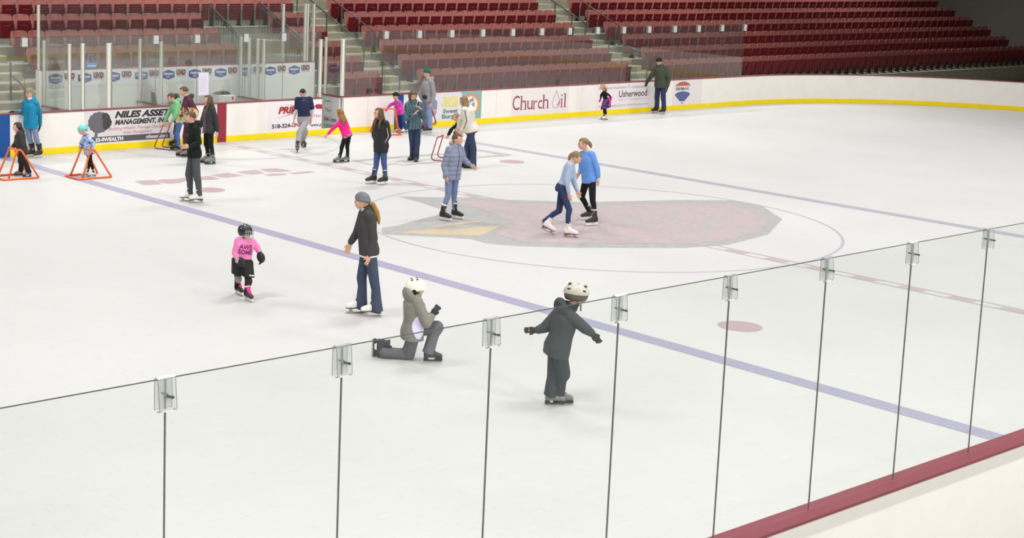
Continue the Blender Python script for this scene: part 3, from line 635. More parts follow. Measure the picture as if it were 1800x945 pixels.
# one seat
m_back = mat('seat_back', (164, 100, 92), .42, .5, noise=.06, nscale=2.5); m_pan = mat('seat_pan', (112, 22, 34), .45, .4); m_leg = mat('seat_leg', (30, 22, 24), .6)  # paler backs, darker pans: partly light and shade put into the seat colours
m_highlight = mat('seat_highlight', (150, 70, 70), .5)  # paler tone is the highlight along the slot, put into the colour
def make_seat():
    r = empty('arena_seat', (0, 0, 0))
    R = []   # backrest: curved shell, rounded top corners
    for t in list(np.linspace(0, .6, 5)) + [.7, .79, .87, .93, .97, 1]:
        z = .42 + .43 * t; y = -.115 + .115 * t + (.012 * math.sin(t * 3.14)); hw = .2485 * (.94 + .06 * min(1, t / .6)) * (1 if t < .7 else .62 + .38 * math.sqrt(max(0, 1 - ((t - .7) / .3) ** 2)))
        f = [(hw * u, y + .04 * (1 - u * u), z) for u in np.linspace(-1, 1, 9)]; b = [(hw * u, y + .04 * (1 - u * u) + .03, z) for u in np.linspace(1, -1, 9)]
        R.append(np.array(f + b))
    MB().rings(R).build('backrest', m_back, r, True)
    R = []
    for t in np.linspace(0, 1, 6):   # folded seat pan, narrower towards its lower edge
        z = .18 + .51 * t; hw = .150 + .056 * t ** .6; y = -.125 - .10 * t; th = .05
        R.append(np.array([(-hw, y, z), (hw, y, z), (hw * .98, y + th, z), (-hw * .98, y + th, z)]))
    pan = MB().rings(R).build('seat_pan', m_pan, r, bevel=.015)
    MB().bx(-.09, .09, -.222, -.19, .54, .555).build('grip_slot', m_highlight, pan)
    mb = MB(); mb.bx(.208, .258, -.13, .0, .0, .60); mb.bx(.2, .258, -.2, .06, 0, .03); mb.build('bracket', m_leg, r)
    return r
seat0 = make_seat(); used = False; extra = []
PX = .5135
def seat_at(x, k, label, group):
    global used
    o = seat0 if not used else copy_tree(seat0); used = True
    o.location = (x, Y1 + DY * k, fl(k)); tag(o, label, 'seat', group)
ROWL = ['front', 'second', 'third', 'top']
ROWN = ['front', 'second', 'third', 'fourth', 'fifth', 'top']
nA = 13
for k in range(2, 6):
    n_ = nA if k < 5 else 21
    for j in range(n_):
        x = -3.55 + (PX if k < 5 else .5086) * (j + .5)
        seat_at(x, k, f'maroon folding arena seat above the penalty boxes, {ROWL[k - 2]} row, {ORD[j]} from the left stairs', f'arena seats in left block, {ROWL[k - 2]} row')
for k in range(0, 5):
    for j in range(3):
        x = 7.13 - PX * (j + .5)
        seat_at(x, k, f'maroon folding seat in the narrow block, {ROWN[k]} row, {ORD[j]} left of the middle stairs', f'arena seats in narrow block, {ROWN[k]} row')
for k in range(0, 6):
    for j in range(19):
        x = 8.58 + .508 * (j + .5)
        seat_at(x, k, f'maroon folding seat in wide central block, {ROWN[k]} row, {ORD[j]} right of the middle stairs', f'arena seats in central block, {ROWN[k]} row')
for k in range(0, 6):
    xe = [24, 25.2, 25.4, 25.9, 26.6, 27.2][k]
    j = 0
    while 19.92 + PX * (j + .5) < xe:
        seat_at(19.92 + PX * (j + .5), k, f'maroon folding seat in right-hand block, {ROWN[k]} row, {ORD[j]} right of the right-hand stairs', f'arena seats in right block, {ROWN[k]} row'); j += 1
    while 19.92 + PX * (j + .5) < 45: extra.append((19.92 + PX * (j + .5), k)); j += 1
# the long run of further seats beyond them
mbs = {}
for ch in list(seat0.children) + [c for q in seat0.children for c in q.children]:
    P = np.array([v.co[:] for v in ch.data.vertices]); fs = [tuple(p.vertices) for p in ch.data.polygons]
    mb = mbs.setdefault(ch.data.materials[0].name, MB())
    for x, k in extra: mb.add(P + V3(x, Y1 + DY * k, fl(k)), fs)
row = empty('seating_rows', (30, 16, 0), 0, 'rows of maroon folding seats running on beyond the right-hand block', 'seats'); row['kind'] = 'stuff'
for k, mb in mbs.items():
    o = mb.build({'seat_back': 'backrests', 'seat_pan': 'seat_pans', 'seat_highlight': 'slot_highlights', 'seat_leg': 'brackets'}[k], MATS[k], row, k == 'seat_back'); o['kind'] = 'stuff'
# ---------------------------------------------------------------- hall shell
m_wall = mat('hall_wall', (150, 146, 138), .9); m_ceil = mat('hall_ceiling', (120, 122, 124), .9)
tag(MB().bx(-42, 48, 24.5, 24.8, 0, 13).build('wall_back', m_wall), kind='structure'); tag(MB().bx(-42, 48, -36.3, -36, -.05, 13).build('wall_front', m_wall), kind='structure')
tag(MB().bx(-42.3, -42, -36, 24.5, -.05, 13).build('wall_left', m_wall), kind='structure'); tag(MB().bx(48, 48.3, -36, 24.5, -.05, 13).build('wall_end', m_wall), kind='structure')
tag(MB().bx(-42, 48, -36, 24.5, 13, 13.2).build('ceiling', m_ceil), kind='structure')
# joint positions of every skater, metres
POSES = {
'teal': dict(S=0.97, hh=0.225, fwd=(-0.786, -0.618, -0.0), rt=(-0.618, 0.786, 0.0), base=(-5.473, 12.739, -0.0), hf=(-0.881, -0.472, -0.0), hp=8, head=(-5.577, 12.792, 1.529), neck=(-5.552, 12.779, 1.35), pel=(-5.55, 12.778, 0.812), R=dict(arm=[(-5.642, 12.894, 1.296), (-5.611, 13.013, 1.034), (-5.591, 13.484, 1.011), (-5.66, 13.575, 0.986)], hip=(-5.601, 12.843, 0.792), foot=(-5.526, 12.833, -0.0), toe=(-0.974, -0.228, -0.0), tilt=0, ank=(-5.46, 12.848, 0.15), knee=(-5.546, 12.847, 0.444)), L=dict(arm=[(-5.462, 12.665, 1.297), (-5.332, 12.734, 1.009), (-5.247, 12.893, 0.741), (-5.259, 12.899, 0.648)], hip=(-5.499, 12.714, 0.793), foot=(-5.42, 12.646, 0.0), toe=(-0.919, -0.394, -0.0), tilt=0, ank=(-5.357, 12.673, 0.15), knee=(-5.442, 12.698, 0.445))),
'blackkid': dict(S=0.66, hh=0.2, fwd=(-0.931, 0.365, -0.0), rt=(0.365, 0.931, -0.0), base=(-7.006, 10.251, 0.0), hf=(-0.931, 0.365, -0.0), hp=5, head=(-7.112, 10.303, 1.087), neck=(-7.07, 10.282, 0.973), pel=(-7.028, 10.261, 0.609), R=dict(arm=[(-7.029, 10.372, 0.936), (-7.093, 10.404, 0.705), (-7.163, 10.438, 0.63), (-7.202, 10.458, 0.6)], hip=(-7.006, 10.313, 0.596), foot=(-7.041, 10.38, 0.0), toe=(-0.959, 0.282, -0.0), tilt=0, ank=(-6.997, 10.367, 0.102), knee=(-7.012, 10.338, 0.331)), L=dict(arm=[(-7.102, 10.188, 0.938), (-7.063, 10.135, 0.698), (-7.126, 10.2, 0.594), (-7.163, 10.218, 0.557)], hip=(-7.047, 10.208, 0.597), foot=(-6.971, 10.121, 0.0), toe=(-0.959, 0.282, -0.0), tilt=0, ank=(-6.927, 10.108, 0.102), knee=(-7.006, 10.172, 0.323))),
'bluekid': dict(S=0.62, hh=0.2, fwd=(-0.947, 0.323, -0.0), rt=(0.323, 0.947, -0.0), base=(-5.8, 9.523, -0.0), hf=(-0.971, 0.239, -0.0), hp=25, head=(-5.923, 9.591, 1.033), neck=(-5.85, 9.551, 0.928), pel=(-5.796, 9.521, 0.589), R=dict(arm=[(-5.814, 9.635, 0.891), (-5.892, 9.678, 0.719), (-5.911, 9.689, 0.643), (-5.918, 9.693, 0.598)], hip=(-5.777, 9.57, 0.575), foot=(-5.849, 9.587, -0.0), toe=(-0.971, 0.239, -0.0), tilt=0, ank=(-5.807, 9.576, 0.096), knee=(-5.759, 9.556, 0.317)), L=dict(arm=[(-5.875, 9.46, 0.897), (-5.773, 9.369, 0.749), (-5.794, 9.392, 0.627), (-5.797, 9.417, 0.564)], hip=(-5.811, 9.47, 0.579), foot=(-5.75, 9.459, -0.0), toe=(-0.971, 0.239, -0.0), tilt=0, ank=(-5.708, 9.449, 0.096), knee=(-5.783, 9.469, 0.314))),
'green': dict(S=0.9, hh=0.225, fwd=(-0.978, 0.209, -0.0), rt=(0.209, 0.978, -0.0), base=(-1.68, 12.58, 0.0), hf=(-0.978, 0.209, -0.0), hp=25, head=(-1.769, 12.636, 1.278), neck=(-1.676, 12.578, 1.171), pel=(-1.605, 12.533, 0.692), R=dict(arm=[(-1.64, 12.705, 1.115), (-1.763, 12.782, 0.856), (-1.823, 12.82, 0.673), (-1.843, 12.832, 0.611)], hip=(-1.586, 12.606, 0.67), foot=(-1.466, 12.953, 0.0), toe=(-0.956, 0.293, -0.0), tilt=0, ank=(-1.406, 12.934, 0.14), knee=(-1.538, 12.783, 0.371)), L=dict(arm=[(-1.699, 12.442, 1.13), (-1.754, 12.418, 0.906), (-1.817, 12.493, 0.707), (-1.855, 12.54, 0.627)], hip=(-1.619, 12.457, 0.679), foot=(-1.894, 12.208, 0.0), toe=(-0.956, 0.293, -0.0), tilt=0, ank=(-1.834, 12.19, 0.14), knee=(-1.774, 12.349, 0.389))),
'flame': dict(S=1.0, hh=0.225, fwd=(-0.954, 0.299, -0.0), rt=(0.299, 0.954, -0.0), base=(-2.262, 11.211, 0.0), hf=(-0.924, 0.381, -0.0), hp=12, head=(-2.293, 11.23, 1.584), neck=(-2.204, 11.174, 1.428), pel=(-2.172, 11.154, 0.874), R=dict(arm=[(-2.151, 11.329, 1.37), (-2.213, 11.369, 1.129), (-2.261, 11.399, 0.953), (-2.299, 11.423, 0.894)], hip=(-2.145, 11.234, 0.853), foot=(-2.272, 11.31, 0.0), toe=(-0.924, 0.381, -0.0), tilt=0, ank=(-2.208, 11.283, 0.155), knee=(-2.193, 11.268, 0.481)), L=dict(arm=[(-2.25, 11.014, 1.376), (-2.121, 10.933, 1.111), (-2.185, 10.914, 0.895), (-2.25, 10.896, 0.819)], hip=(-2.196, 11.072, 0.856), foot=(-2.252, 11.112, 0.0), toe=(-0.954, 0.299, -0.0), tilt=0, ank=(-2.185, 11.091, 0.155), knee=(-2.194, 11.083, 0.481))),
'blackhood': dict(S=0.98, hh=0.225, fwd=(-0.967, 0.254, -0.0), rt=(0.254, 0.967, -0.0), base=(-5.577, 5.715, 0.0), hf=(-0.923, 0.386, -0.0), hp=0, head=(-5.61, 5.736, 1.701), neck=(-5.555, 5.701, 1.542), pel=(-5.541, 5.692, 0.998), R=dict(arm=[(-5.516, 5.842, 1.486), (-5.517, 5.902, 1.218), (-5.606, 5.9, 1.12), (-5.694, 5.897, 1.102)], hip=(-5.52, 5.773, 0.977), foot=(-5.604, 5.846, 0.0), toe=(-0.935, 0.354, -0.0), tilt=0, ank=(-5.54, 5.822, 0.152), knee=(-5.574, 5.825, 0.538)), L=dict(arm=[(-5.591, 5.558, 1.489), (-5.575, 5.476, 1.226), (-5.747, 5.539, 1.149), (-5.841, 5.6, 1.14)], hip=(-5.562, 5.612, 0.979), foot=(-5.55, 5.584, 0.0), toe=(-0.953, 0.304, -0.0), tilt=0, ank=(-5.485, 5.563, 0.152), knee=(-5.535, 5.595, 0.535))),
'plaid': dict(S=0.94, hh=0.225, fwd=(-0.996, 0.093, -0.0), rt=(0.093, 0.996, -0.0), base=(-2.407, 9.955, 0.0), hf=(-0.918, 0.396, -0.0), hp=0, head=(-2.423, 9.965, 1.507), neck=(-2.389, 9.943, 1.354), pel=(-2.401, 9.95, 0.832), R=dict(arm=[(-2.377, 10.084, 1.304), (-2.453, 10.134, 1.027), (-2.498, 10.163, 0.855), (-2.503, 10.167, 0.776)], hip=(-2.394, 10.03, 0.815), foot=(-2.38, 10.09, 0.0), toe=(-0.973, 0.23, -0.0), tilt=0, ank=(-2.316, 10.075, 0.146), knee=(-2.388, 10.077, 0.454)), L=dict(arm=[(-2.403, 9.803, 1.301), (-2.327, 9.753, 1.027), (-2.301, 9.736, 0.79), (-2.308, 9.741, 0.699)], hip=(-2.408, 9.871, 0.813), foot=(-2.435, 9.82, 0.0), toe=(-0.973, 0.23, -0.0), tilt=0, ank=(-2.371, 9.805, 0.146), knee=(-2.404, 9.845, 0.454))),
'navy': dict(S=0.97, hh=0.225, fwd=(-0.527, -0.85, 0.0), rt=(-0.85, 0.527, 0.0), base=(1.005, 10.906, 0.0), hf=(-0.527, -0.85, 0.0), hp=32, head=(1.028, 10.889, 1.436), neck=(1.047, 10.875, 1.342), pel=(1.066, 10.86, 0.804), R=dict(arm=[(0.913, 10.958, 1.281), (0.902, 10.966, 1.027), (0.861, 10.996, 0.805), (0.841, 11.012, 0.653)], hip=(0.997, 10.903, 0.781), foot=(1.389, 11.293, 0.0), toe=(-0.205, -0.979, 0.0), tilt=0, ank=(1.403, 11.36, 0.15), knee=(1.263, 11.061, 0.412)), L=dict(arm=[(1.185, 10.789, 1.296), (1.24, 10.747, 1.033), (1.225, 10.759, 0.812), (1.209, 10.771, 0.645)], hip=(1.137, 10.816, 0.788), foot=(0.621, 10.519, 0.0), toe=(-0.599, -0.8, 0.0), tilt=0, ank=(0.662, 10.574, 0.15), knee=(0.842, 10.74, 0.457))),
'pinkgirl': dict(S=0.74, hh=0.21, fwd=(-0.115, 0.993, 0.0), rt=(0.993, 0.115, -0.0), base=(0.556, 8.649, 0.0), hf=(-0.368, 0.93, 0.0), hp=10, head=(0.498, 8.696, 1.182), neck=(0.537, 8.664, 1.021), pel=(0.645, 8.578, 0.67), R=dict(arm=[(0.654, 8.675, 1.011), (0.808, 8.745, 0.812), (0.787, 8.825, 0.699), (0.769, 8.839, 0.664)], hip=(0.709, 8.586, 0.672), foot=(0.672, 8.642, 0.0), toe=(-0.918, 0.397, -0.0), tilt=0, ank=(0.72, 8.622, 0.115), knee=(0.698, 8.622, 0.375)), L=dict(arm=[(0.443, 8.635, 0.956), (0.334, 8.722, 0.829), (0.237, 8.798, 0.686), (0.206, 8.823, 0.646)], hip=(0.59, 8.564, 0.641), foot=(0.441, 8.655, 0.0), toe=(-0.949, 0.316, -0.0), tilt=0, ank=(0.49, 8.639, 0.115), knee=(0.523, 8.614, 0.363))),
'jeansgirl': dict(S=0.97, hh=0.225, fwd=(-0.996, -0.091, -0.0), rt=(-0.091, 0.996, 0.0), base=(-0.823, 5.638, 0.0), hf=(-0.941, 0.339, -0.0), hp=0, head=(-0.835, 5.647, 1.569), neck=(-0.782, 5.604, 1.407), pel=(-0.777, 5.599, 0.868), R=dict(arm=[(-0.795, 5.748, 1.352), (-0.826, 5.774, 1.073), (-0.759, 5.771, 0.891), (-0.684, 5.786, 0.852)], hip=(-0.784, 5.681, 0.848), foot=(-0.897, 5.747, 0.0), toe=(-0.985, 0.17, -0.0), tilt=0, ank=(-0.83, 5.735, 0.15), knee=(-0.803, 5.705, 0.474)), L=dict(arm=[(-0.769, 5.459, 1.355), (-0.723, 5.42, 1.092), (-0.776, 5.49, 0.912), (-0.78, 5.546, 0.868)], hip=(-0.769, 5.517, 0.85), foot=(-0.749, 5.528, 0.0), toe=(-1.0, -0.003, -0.0), tilt=0, ank=(-0.681, 5.529, 0.15), knee=(-0.731, 5.534, 0.475))),
'magentakid': dict(S=0.68, hh=0.2, fwd=(-0.936, 0.353, -0.0), rt=(0.353, 0.936, -0.0), base=(5.7, 12.451, 0.0), hf=(-0.983, 0.185, -0.0), hp=10, head=(5.552, 12.578, 1.024), neck=(5.595, 12.541, 0.892), pel=(5.676, 12.472, 0.561), R=dict(arm=[(5.643, 12.627, 0.846), (5.507, 12.744, 0.774), (5.454, 12.79, 0.682), (5.43, 12.81, 0.64)], hip=(5.701, 12.522, 0.543), foot=(5.701, 12.558, 0.0), toe=(-0.983, 0.185, -0.0), tilt=0, ank=(5.748, 12.55, 0.105), knee=(5.7, 12.554, 0.307)), L=dict(arm=[(5.565, 12.44, 0.866), (5.629, 12.385, 0.723), (5.537, 12.398, 0.653), (5.51, 12.421, 0.631)], hip=(5.657, 12.416, 0.554), foot=(5.699, 12.343, 0.0), toe=(-0.983, 0.185, -0.0), tilt=0, ank=(5.745, 12.335, 0.105), knee=(5.69, 12.385, 0.309))),
'tealplaid': dict(S=0.96, hh=0.225, fwd=(-0.518, -0.856, 0.0), rt=(-0.856, 0.518, 0.0), base=(2.338, 8.061, 0.0), hf=(-0.394, -0.919, 0.0), hp=22, head=(2.286, 8.106, 1.591), neck=(2.298, 8.096, 1.426), pel=(2.324, 8.073, 0.894), R=dict(arm=[(2.178, 8.168, 1.364), (2.127, 8.146, 1.041), (2.158, 7.893, 1.161), (2.194, 7.808, 1.273)], hip=(2.256, 8.114, 0.87), foot=(2.36, 8.175, 0.0), toe=(-0.947, -0.323, -0.0), tilt=0, ank=(2.424, 8.196, 0.086), knee=(2.348, 8.146, 0.45)), L=dict(arm=[(2.424, 8.019, 1.383), (2.515, 7.94, 1.061), (2.299, 7.796, 1.28), (2.228, 7.819, 1.351)], hip=(2.395, 8.03, 0.88), foot=(2.317, 7.947, 0.0), toe=(-0.658, -0.753, 0.0), tilt=0, ank=(2.361, 7.997, 0.086), knee=(2.391, 8.002, 0.455))),
'greyman': dict(S=1.0, hh=0.225, fwd=(-0.98, 0.201, -0.0), rt=(0.201, 0.98, -0.0), base=(6.357, 12.201, 0.0), hf=(-0.894, 0.447, -0.0), hp=5, head=(6.351, 12.206, 1.677), neck=(6.389, 12.172, 1.492), pel=(6.38, 12.181, 0.937), R=dict(arm=[(6.422, 12.335, 1.439), (6.315, 12.429, 1.076), (6.345, 12.336, 0.9), (6.344, 12.27, 0.845)], hip=(6.397, 12.264, 0.918), foot=(6.406, 12.358, 0.0), toe=(-0.98, 0.201, -0.0), tilt=0, ank=(6.474, 12.344, 0.155), knee=(6.386, 12.328, 0.507)), L=dict(arm=[(6.355, 12.011, 1.435), (6.404, 11.942, 1.098), (6.347, 11.952, 0.876), (6.325, 11.971, 0.794)], hip=(6.362, 12.098, 0.916), foot=(6.308, 12.044, 0.0), toe=(-0.98, 0.201, -0.0), tilt=0, ank=(6.376, 12.03, 0.155), knee=(6.362, 12.075, 0.507))),
'cream': dict(S=0.99, hh=0.225, fwd=(-0.371, 0.929, 0.0), rt=(0.929, 0.371, -0.0), base=(2.711, 6.558, 0.0), hf=(-0.451, 0.893, 0.0), hp=20, head=(2.612, 6.651, 1.583), neck=(2.67, 6.597, 1.457), pel=(2.758, 6.514, 0.921), R=dict(arm=[(2.815, 6.646, 1.418), (2.73, 6.863, 1.114), (2.704, 6.888, 0.917), (2.691, 6.9, 0.83)], hip=(2.838, 6.544, 0.91), foot=(2.704, 6.645, 0.0), toe=(-0.837, 0.548, -0.0), tilt=0, ank=(2.762, 6.607, 0.089), knee=(2.76, 6.613, 0.477)), L=dict(arm=[(2.542, 6.531, 1.391), (2.55, 6.456, 1.145), (2.534, 6.539, 0.922), (2.502, 6.569, 0.834)], hip=(2.684, 6.479, 0.894), foot=(2.719, 6.472, 0.0), toe=(-0.837, 0.548, -0.0), tilt=0, ank=(2.777, 6.434, 0.089), knee=(2.764, 6.424, 0.469))),
'vestkid': dict(S=0.58, hh=0.19, fwd=(-0.84, 0.543, -0.0), rt=(0.543, 0.84, -0.0), base=(3.758, 7.991, 0.0), hf=(-0.84, 0.543, -0.0), hp=5, head=(3.689, 8.056, 1.002), neck=(3.709, 8.037, 0.861), pel=(3.759, 7.99, 0.546), R=dict(arm=[(3.762, 8.105, 0.826), (3.686, 8.176, 0.699), (3.632, 8.225, 0.537), (3.612, 8.244, 0.486)], hip=(3.788, 8.03, 0.533), foot=(3.789, 8.066, 0.0), toe=(-0.84, 0.543, -0.0), tilt=0, ank=(3.823, 8.044, 0.09), knee=(3.783, 8.053, 0.295)), L=dict(arm=[(3.666, 7.96, 0.833), (3.537, 8.079, 0.695), (3.489, 8.124, 0.546), (3.474, 8.139, 0.5)], hip=(3.734, 7.947, 0.537), foot=(3.728, 7.917, 0.0), toe=(-0.84, 0.543, -0.0), tilt=0, ank=(3.762, 7.895, 0.09), knee=(3.734, 7.936, 0.295))),
'puffer': dict(S=0.93, hh=0.225, fwd=(-0.047, -0.999, 0.0), rt=(-0.999, 0.047, 0.0), base=(-2.355, 1.547, 0.0), hf=(0.427, -0.904, 0.0), hp=0, head=(-2.306, 1.502, 1.563), neck=(-2.332, 1.526, 1.416), pel=(-2.362, 1.554, 0.901), R=dict(arm=[(-2.475, 1.535, 1.373), (-2.541, 1.596, 1.066), (-2.542, 1.529, 0.867), (-2.524, 1.512, 0.759)], hip=(-2.442, 1.558, 0.887), foot=(-2.52, 1.536, 0.0), toe=(0.213, -0.977, 0.0), tilt=0, ank=(-2.534, 1.6, 0.144), knee=(-2.456, 1.545, 0.483)), L=dict(arm=[(-2.196, 1.523, 1.356), (-2.153, 1.483, 1.18), (-2.062, 1.399, 1.075), (-2.012, 1.353, 1.036)], hip=(-2.285, 1.551, 0.878), foot=(-2.191, 1.558, 0.0), toe=(0.213, -0.977, 0.0), tilt=0, ank=(-2.205, 1.622, 0.144), knee=(-2.246, 1.601, 0.486))),
'lightblue': dict(S=0.9, hh=0.225, fwd=(0.547, -0.837, 0.0), rt=(-0.837, -0.547, 0.0), base=(-1.61, -0.574, 0.0), hf=(0.547, -0.837, 0.0), hp=35, head=(-1.44, -0.755, 1.438), neck=(-1.496, -0.695, 1.346), pel=(-1.596, -0.589, 0.875), R=dict(arm=[(-1.618, -0.76, 1.305), (-1.678, -0.768, 1.029), (-1.644, -0.805, 0.81), (-1.632, -0.818, 0.7)], hip=(-1.663, -0.628, 0.862), foot=(-1.631, -0.891, 0.0), toe=(0.547, -0.837, 0.0), tilt=0, ank=(-1.666, -0.839, 0.14), knee=(-1.607, -0.804, 0.494)), L=dict(arm=[(-1.395, -0.609, 1.292), (-1.352, -0.654, 0.955), (-1.31, -0.699, 0.812), (-1.289, -0.721, 0.735)], hip=(-1.536, -0.542, 0.854), foot=(-1.823, -0.481, 0.06), toe=(0.472, -0.881, 0.0), tilt=-22, ank=(-1.869, -0.394, 0.22), knee=(-1.629, -0.574, 0.444))),
'blue': dict(S=0.92, hh=0.225, fwd=(-0.99, 0.138, -0.0), rt=(0.138, 0.99, -0.0), base=(-0.218, -0.046, 0.0), hf=(-0.839, 0.544, -0.0), hp=5, head=(-0.344, 0.094, 1.526), neck=(-0.291, 0.034, 1.379), pel=(-0.246, -0.015, 0.874), R=dict(arm=[(-0.266, 0.165, 1.317), (-0.273, 0.173, 1.038), (-0.33, 0.162, 0.962), (-0.356, 0.19, 0.901)], hip=(-0.233, 0.06, 0.85), foot=(-0.028, 0.194, 0.0), toe=(-0.975, 0.224, -0.0), tilt=0, ank=(0.035, 0.18, 0.143), knee=(-0.167, 0.224, 0.459)), L=dict(arm=[(-0.306, -0.107, 1.34), (-0.233, -0.188, 1.083), (-0.21, -0.214, 0.904), (-0.204, -0.22, 0.748)], hip=(-0.256, -0.094, 0.863), foot=(-0.409, -0.286, 0.0), toe=(-0.975, 0.224, -0.0), tilt=0, ank=(-0.346, -0.301, 0.143), knee=(-0.326, -0.201, 0.479))),
'skirtkid': dict(S=0.6, hh=0.19, fwd=(-0.785, 0.619, -0.0), rt=(0.619, 0.785, -0.0), base=(13.704, 12.137, 0.0), hf=(-0.785, 0.619, -0.0), hp=0, head=(13.647, 12.201, 1.018), neck=(13.675, 12.169, 0.894), pel=(13.733, 12.104, 0.601), R=dict(arm=[(13.738, 12.232, 0.858), (13.687, 12.289, 0.751), (13.686, 12.29, 0.632), (13.671, 12.307, 0.578)], hip=(13.768, 12.141, 0.587), foot=(13.767, 12.231, 0.0), toe=(-0.785, 0.619, -0.0), tilt=0, ank=(13.8, 12.205, 0.093), knee=(13.764, 12.208, 0.325)), L=dict(arm=[(13.625, 12.093, 0.867), (13.721, 11.984, 0.778), (13.767, 11.933, 0.702), (13.756, 11.945, 0.623)], hip=(13.704, 12.062, 0.592), foot=(13.642, 12.042, 0.0), toe=(-0.785, 0.619, -0.0), tilt=0, ank=(13.675, 12.016, 0.093), knee=(13.658, 12.061, 0.324))),
'olive': dict(S=1.03, hh=0.225, fwd=(-0.967, -0.254, -0.0), rt=(-0.254, 0.967, 0.0), base=(16.785, 12.54, 0.0), hf=(-0.997, -0.082, -0.0), hp=18, head=(16.735, 12.6, 1.692), neck=(16.783, 12.543, 1.55), pel=(16.791, 12.533, 0.979), R=dict(arm=[(16.741, 12.706, 1.49), (16.643, 12.824, 1.202), (16.658, 12.962, 1.025), (16.664, 13.033, 0.908)], hip=(16.769, 12.618, 0.956), foot=(16.801, 12.706, 0.0), toe=(-0.996, 0.092, -0.0), tilt=0, ank=(16.873, 12.7, 0.16), knee=(16.805, 12.659, 0.527)), L=dict(arm=[(16.827, 12.377, 1.497), (16.899, 12.29, 1.17), (16.875, 12.319, 0.894), (16.875, 12.32, 0.771)], hip=(16.813, 12.448, 0.96), foot=(16.77, 12.373, 0.0), toe=(-1.0, 0.005, -0.0), tilt=0, ank=(16.842, 12.373, 0.16), knee=(16.825, 12.416, 0.531))),
'pinkshirt': dict(S=0.68, hh=0.2, fwd=(-0.419, -0.908, 0.0), rt=(-0.908, 0.419, 0.0), base=(-9.398, -1.675, 0.0), hf=(0.178, -0.984, 0.0), hp=5, head=(-9.388, -1.682, 0.983), neck=(-9.384, -1.684, 0.885), pel=(-9.418, -1.661, 0.541), R=dict(arm=[(-9.48, -1.64, 0.86), (-9.518, -1.613, 0.68), (-9.541, -1.719, 0.591), (-9.519, -1.759, 0.573)], hip=(-9.472, -1.636, 0.534), foot=(-9.344, -1.473, 0.0), toe=(-0.083, -0.997, 0.0), tilt=0, ank=(-9.34, -1.426, 0.105), knee=(-9.409, -1.534, 0.297)), L=dict(arm=[(-9.296, -1.724, 0.836), (-9.202, -1.728, 0.737), (-9.201, -1.79, 0.662), (-9.183, -1.802, 0.591)], hip=(-9.367, -1.684, 0.52), foot=(-9.452, -1.876, 0.0), toe=(-0.083, -0.997, 0.0), tilt=0, ank=(-9.448, -1.829, 0.105), knee=(-9.393, -1.782, 0.302))),
'woman': dict(S=1.0, hh=0.225, fwd=(-0.91, 0.414, -0.0), rt=(0.414, 0.91, -0.0), base=(-8.526, -3.4, 0.0), hf=(-0.714, 0.7, 0.0), hp=0, head=(-8.58, -3.356, 1.619), neck=(-8.53, -3.397, 1.497), pel=(-8.494, -3.427, 0.944), R=dict(arm=[(-8.464, -3.264, 1.439), (-8.532, -3.208, 1.147), (-8.604, -3.148, 0.999), (-8.63, -3.127, 0.889)], hip=(-8.457, -3.351, 0.923), foot=(-8.555, -3.268, 0.0), toe=(-0.887, 0.461, -0.0), tilt=0, ank=(-8.493, -3.3, 0.155), knee=(-8.503, -3.303, 0.515)), L=dict(arm=[(-8.589, -3.536, 1.446), (-8.536, -3.58, 1.127), (-8.59, -3.561, 0.904), (-8.608, -3.547, 0.734)], hip=(-8.528, -3.505, 0.926), foot=(-8.498, -3.532, 0.0), toe=(-0.871, 0.492, -0.0), tilt=0, ank=(-8.437, -3.567, 0.155), knee=(-8.472, -3.544, 0.515))),
'kneel': dict(S=0.82, hh=0.21, fwd=(0.893, -0.449, 0.0), rt=(-0.449, -0.893, 0.0), base=(-9.433, -5.649, 0.0), hf=(0.802, -0.598, 0.0), hp=-5, head=(-9.495, -5.595, 0.932), neck=(-9.505, -5.586, 0.833), pel=(-9.514, -5.578, 0.378), R=dict(arm=[(-9.561, -5.695, 0.787), (-9.499, -5.817, 0.527), (-9.414, -5.826, 0.622), (-9.374, -5.861, 0.71)], hip=(-9.545, -5.64, 0.361), knee=(-9.513, -5.506, 0.061), ank=(-9.766, -5.281, 0.074)), kneel_toe=(-9.826, -5.227, 0.062), L=dict(arm=[(-9.451, -5.475, 0.789), (-9.399, -5.722, 0.522), (-9.339, -5.735, 0.598), (-9.272, -5.741, 0.661)], hip=(-9.483, -5.515, 0.362), foot=(-9.354, -5.792, 0.0), toe=(0.802, -0.598, 0.0), tilt=0, ank=(-9.4, -5.758, 0.127), knee=(-9.285, -5.776, 0.437))),
'darkkid': dict(S=0.8, hh=0.21, fwd=(0.926, -0.377, 0.0), rt=(-0.377, -0.926, 0.0), base=(-9.341, -7.955, 0.0), hf=(0.614, -0.789, 0.0), hp=5, head=(-9.241, -8.062, 1.298), neck=(-9.313, -7.984, 1.139), pel=(-9.367, -7.926, 0.702), R=dict(arm=[(-9.362, -8.081, 1.087), (-9.24, -8.213, 0.948), (-9.183, -8.274, 0.896), (-9.147, -8.312, 0.834)], hip=(-9.396, -7.986, 0.681), foot=(-9.276, -7.959, 0.0), toe=(0.797, -0.604, 0.0), tilt=0, ank=(-9.32, -7.925, 0.124), knee=(-9.336, -7.994, 0.381)), L=dict(arm=[(-9.275, -7.876, 1.104), (-9.4, -7.741, 0.881), (-9.464, -7.672, 0.84), (-9.526, -7.605, 0.839)], hip=(-9.343, -7.861, 0.692), foot=(-9.382, -7.928, 0.0), toe=(0.797, -0.604, 0.0), tilt=0, ank=(-9.426, -7.894, 0.124), knee=(-9.358, -7.89, 0.384))),
}
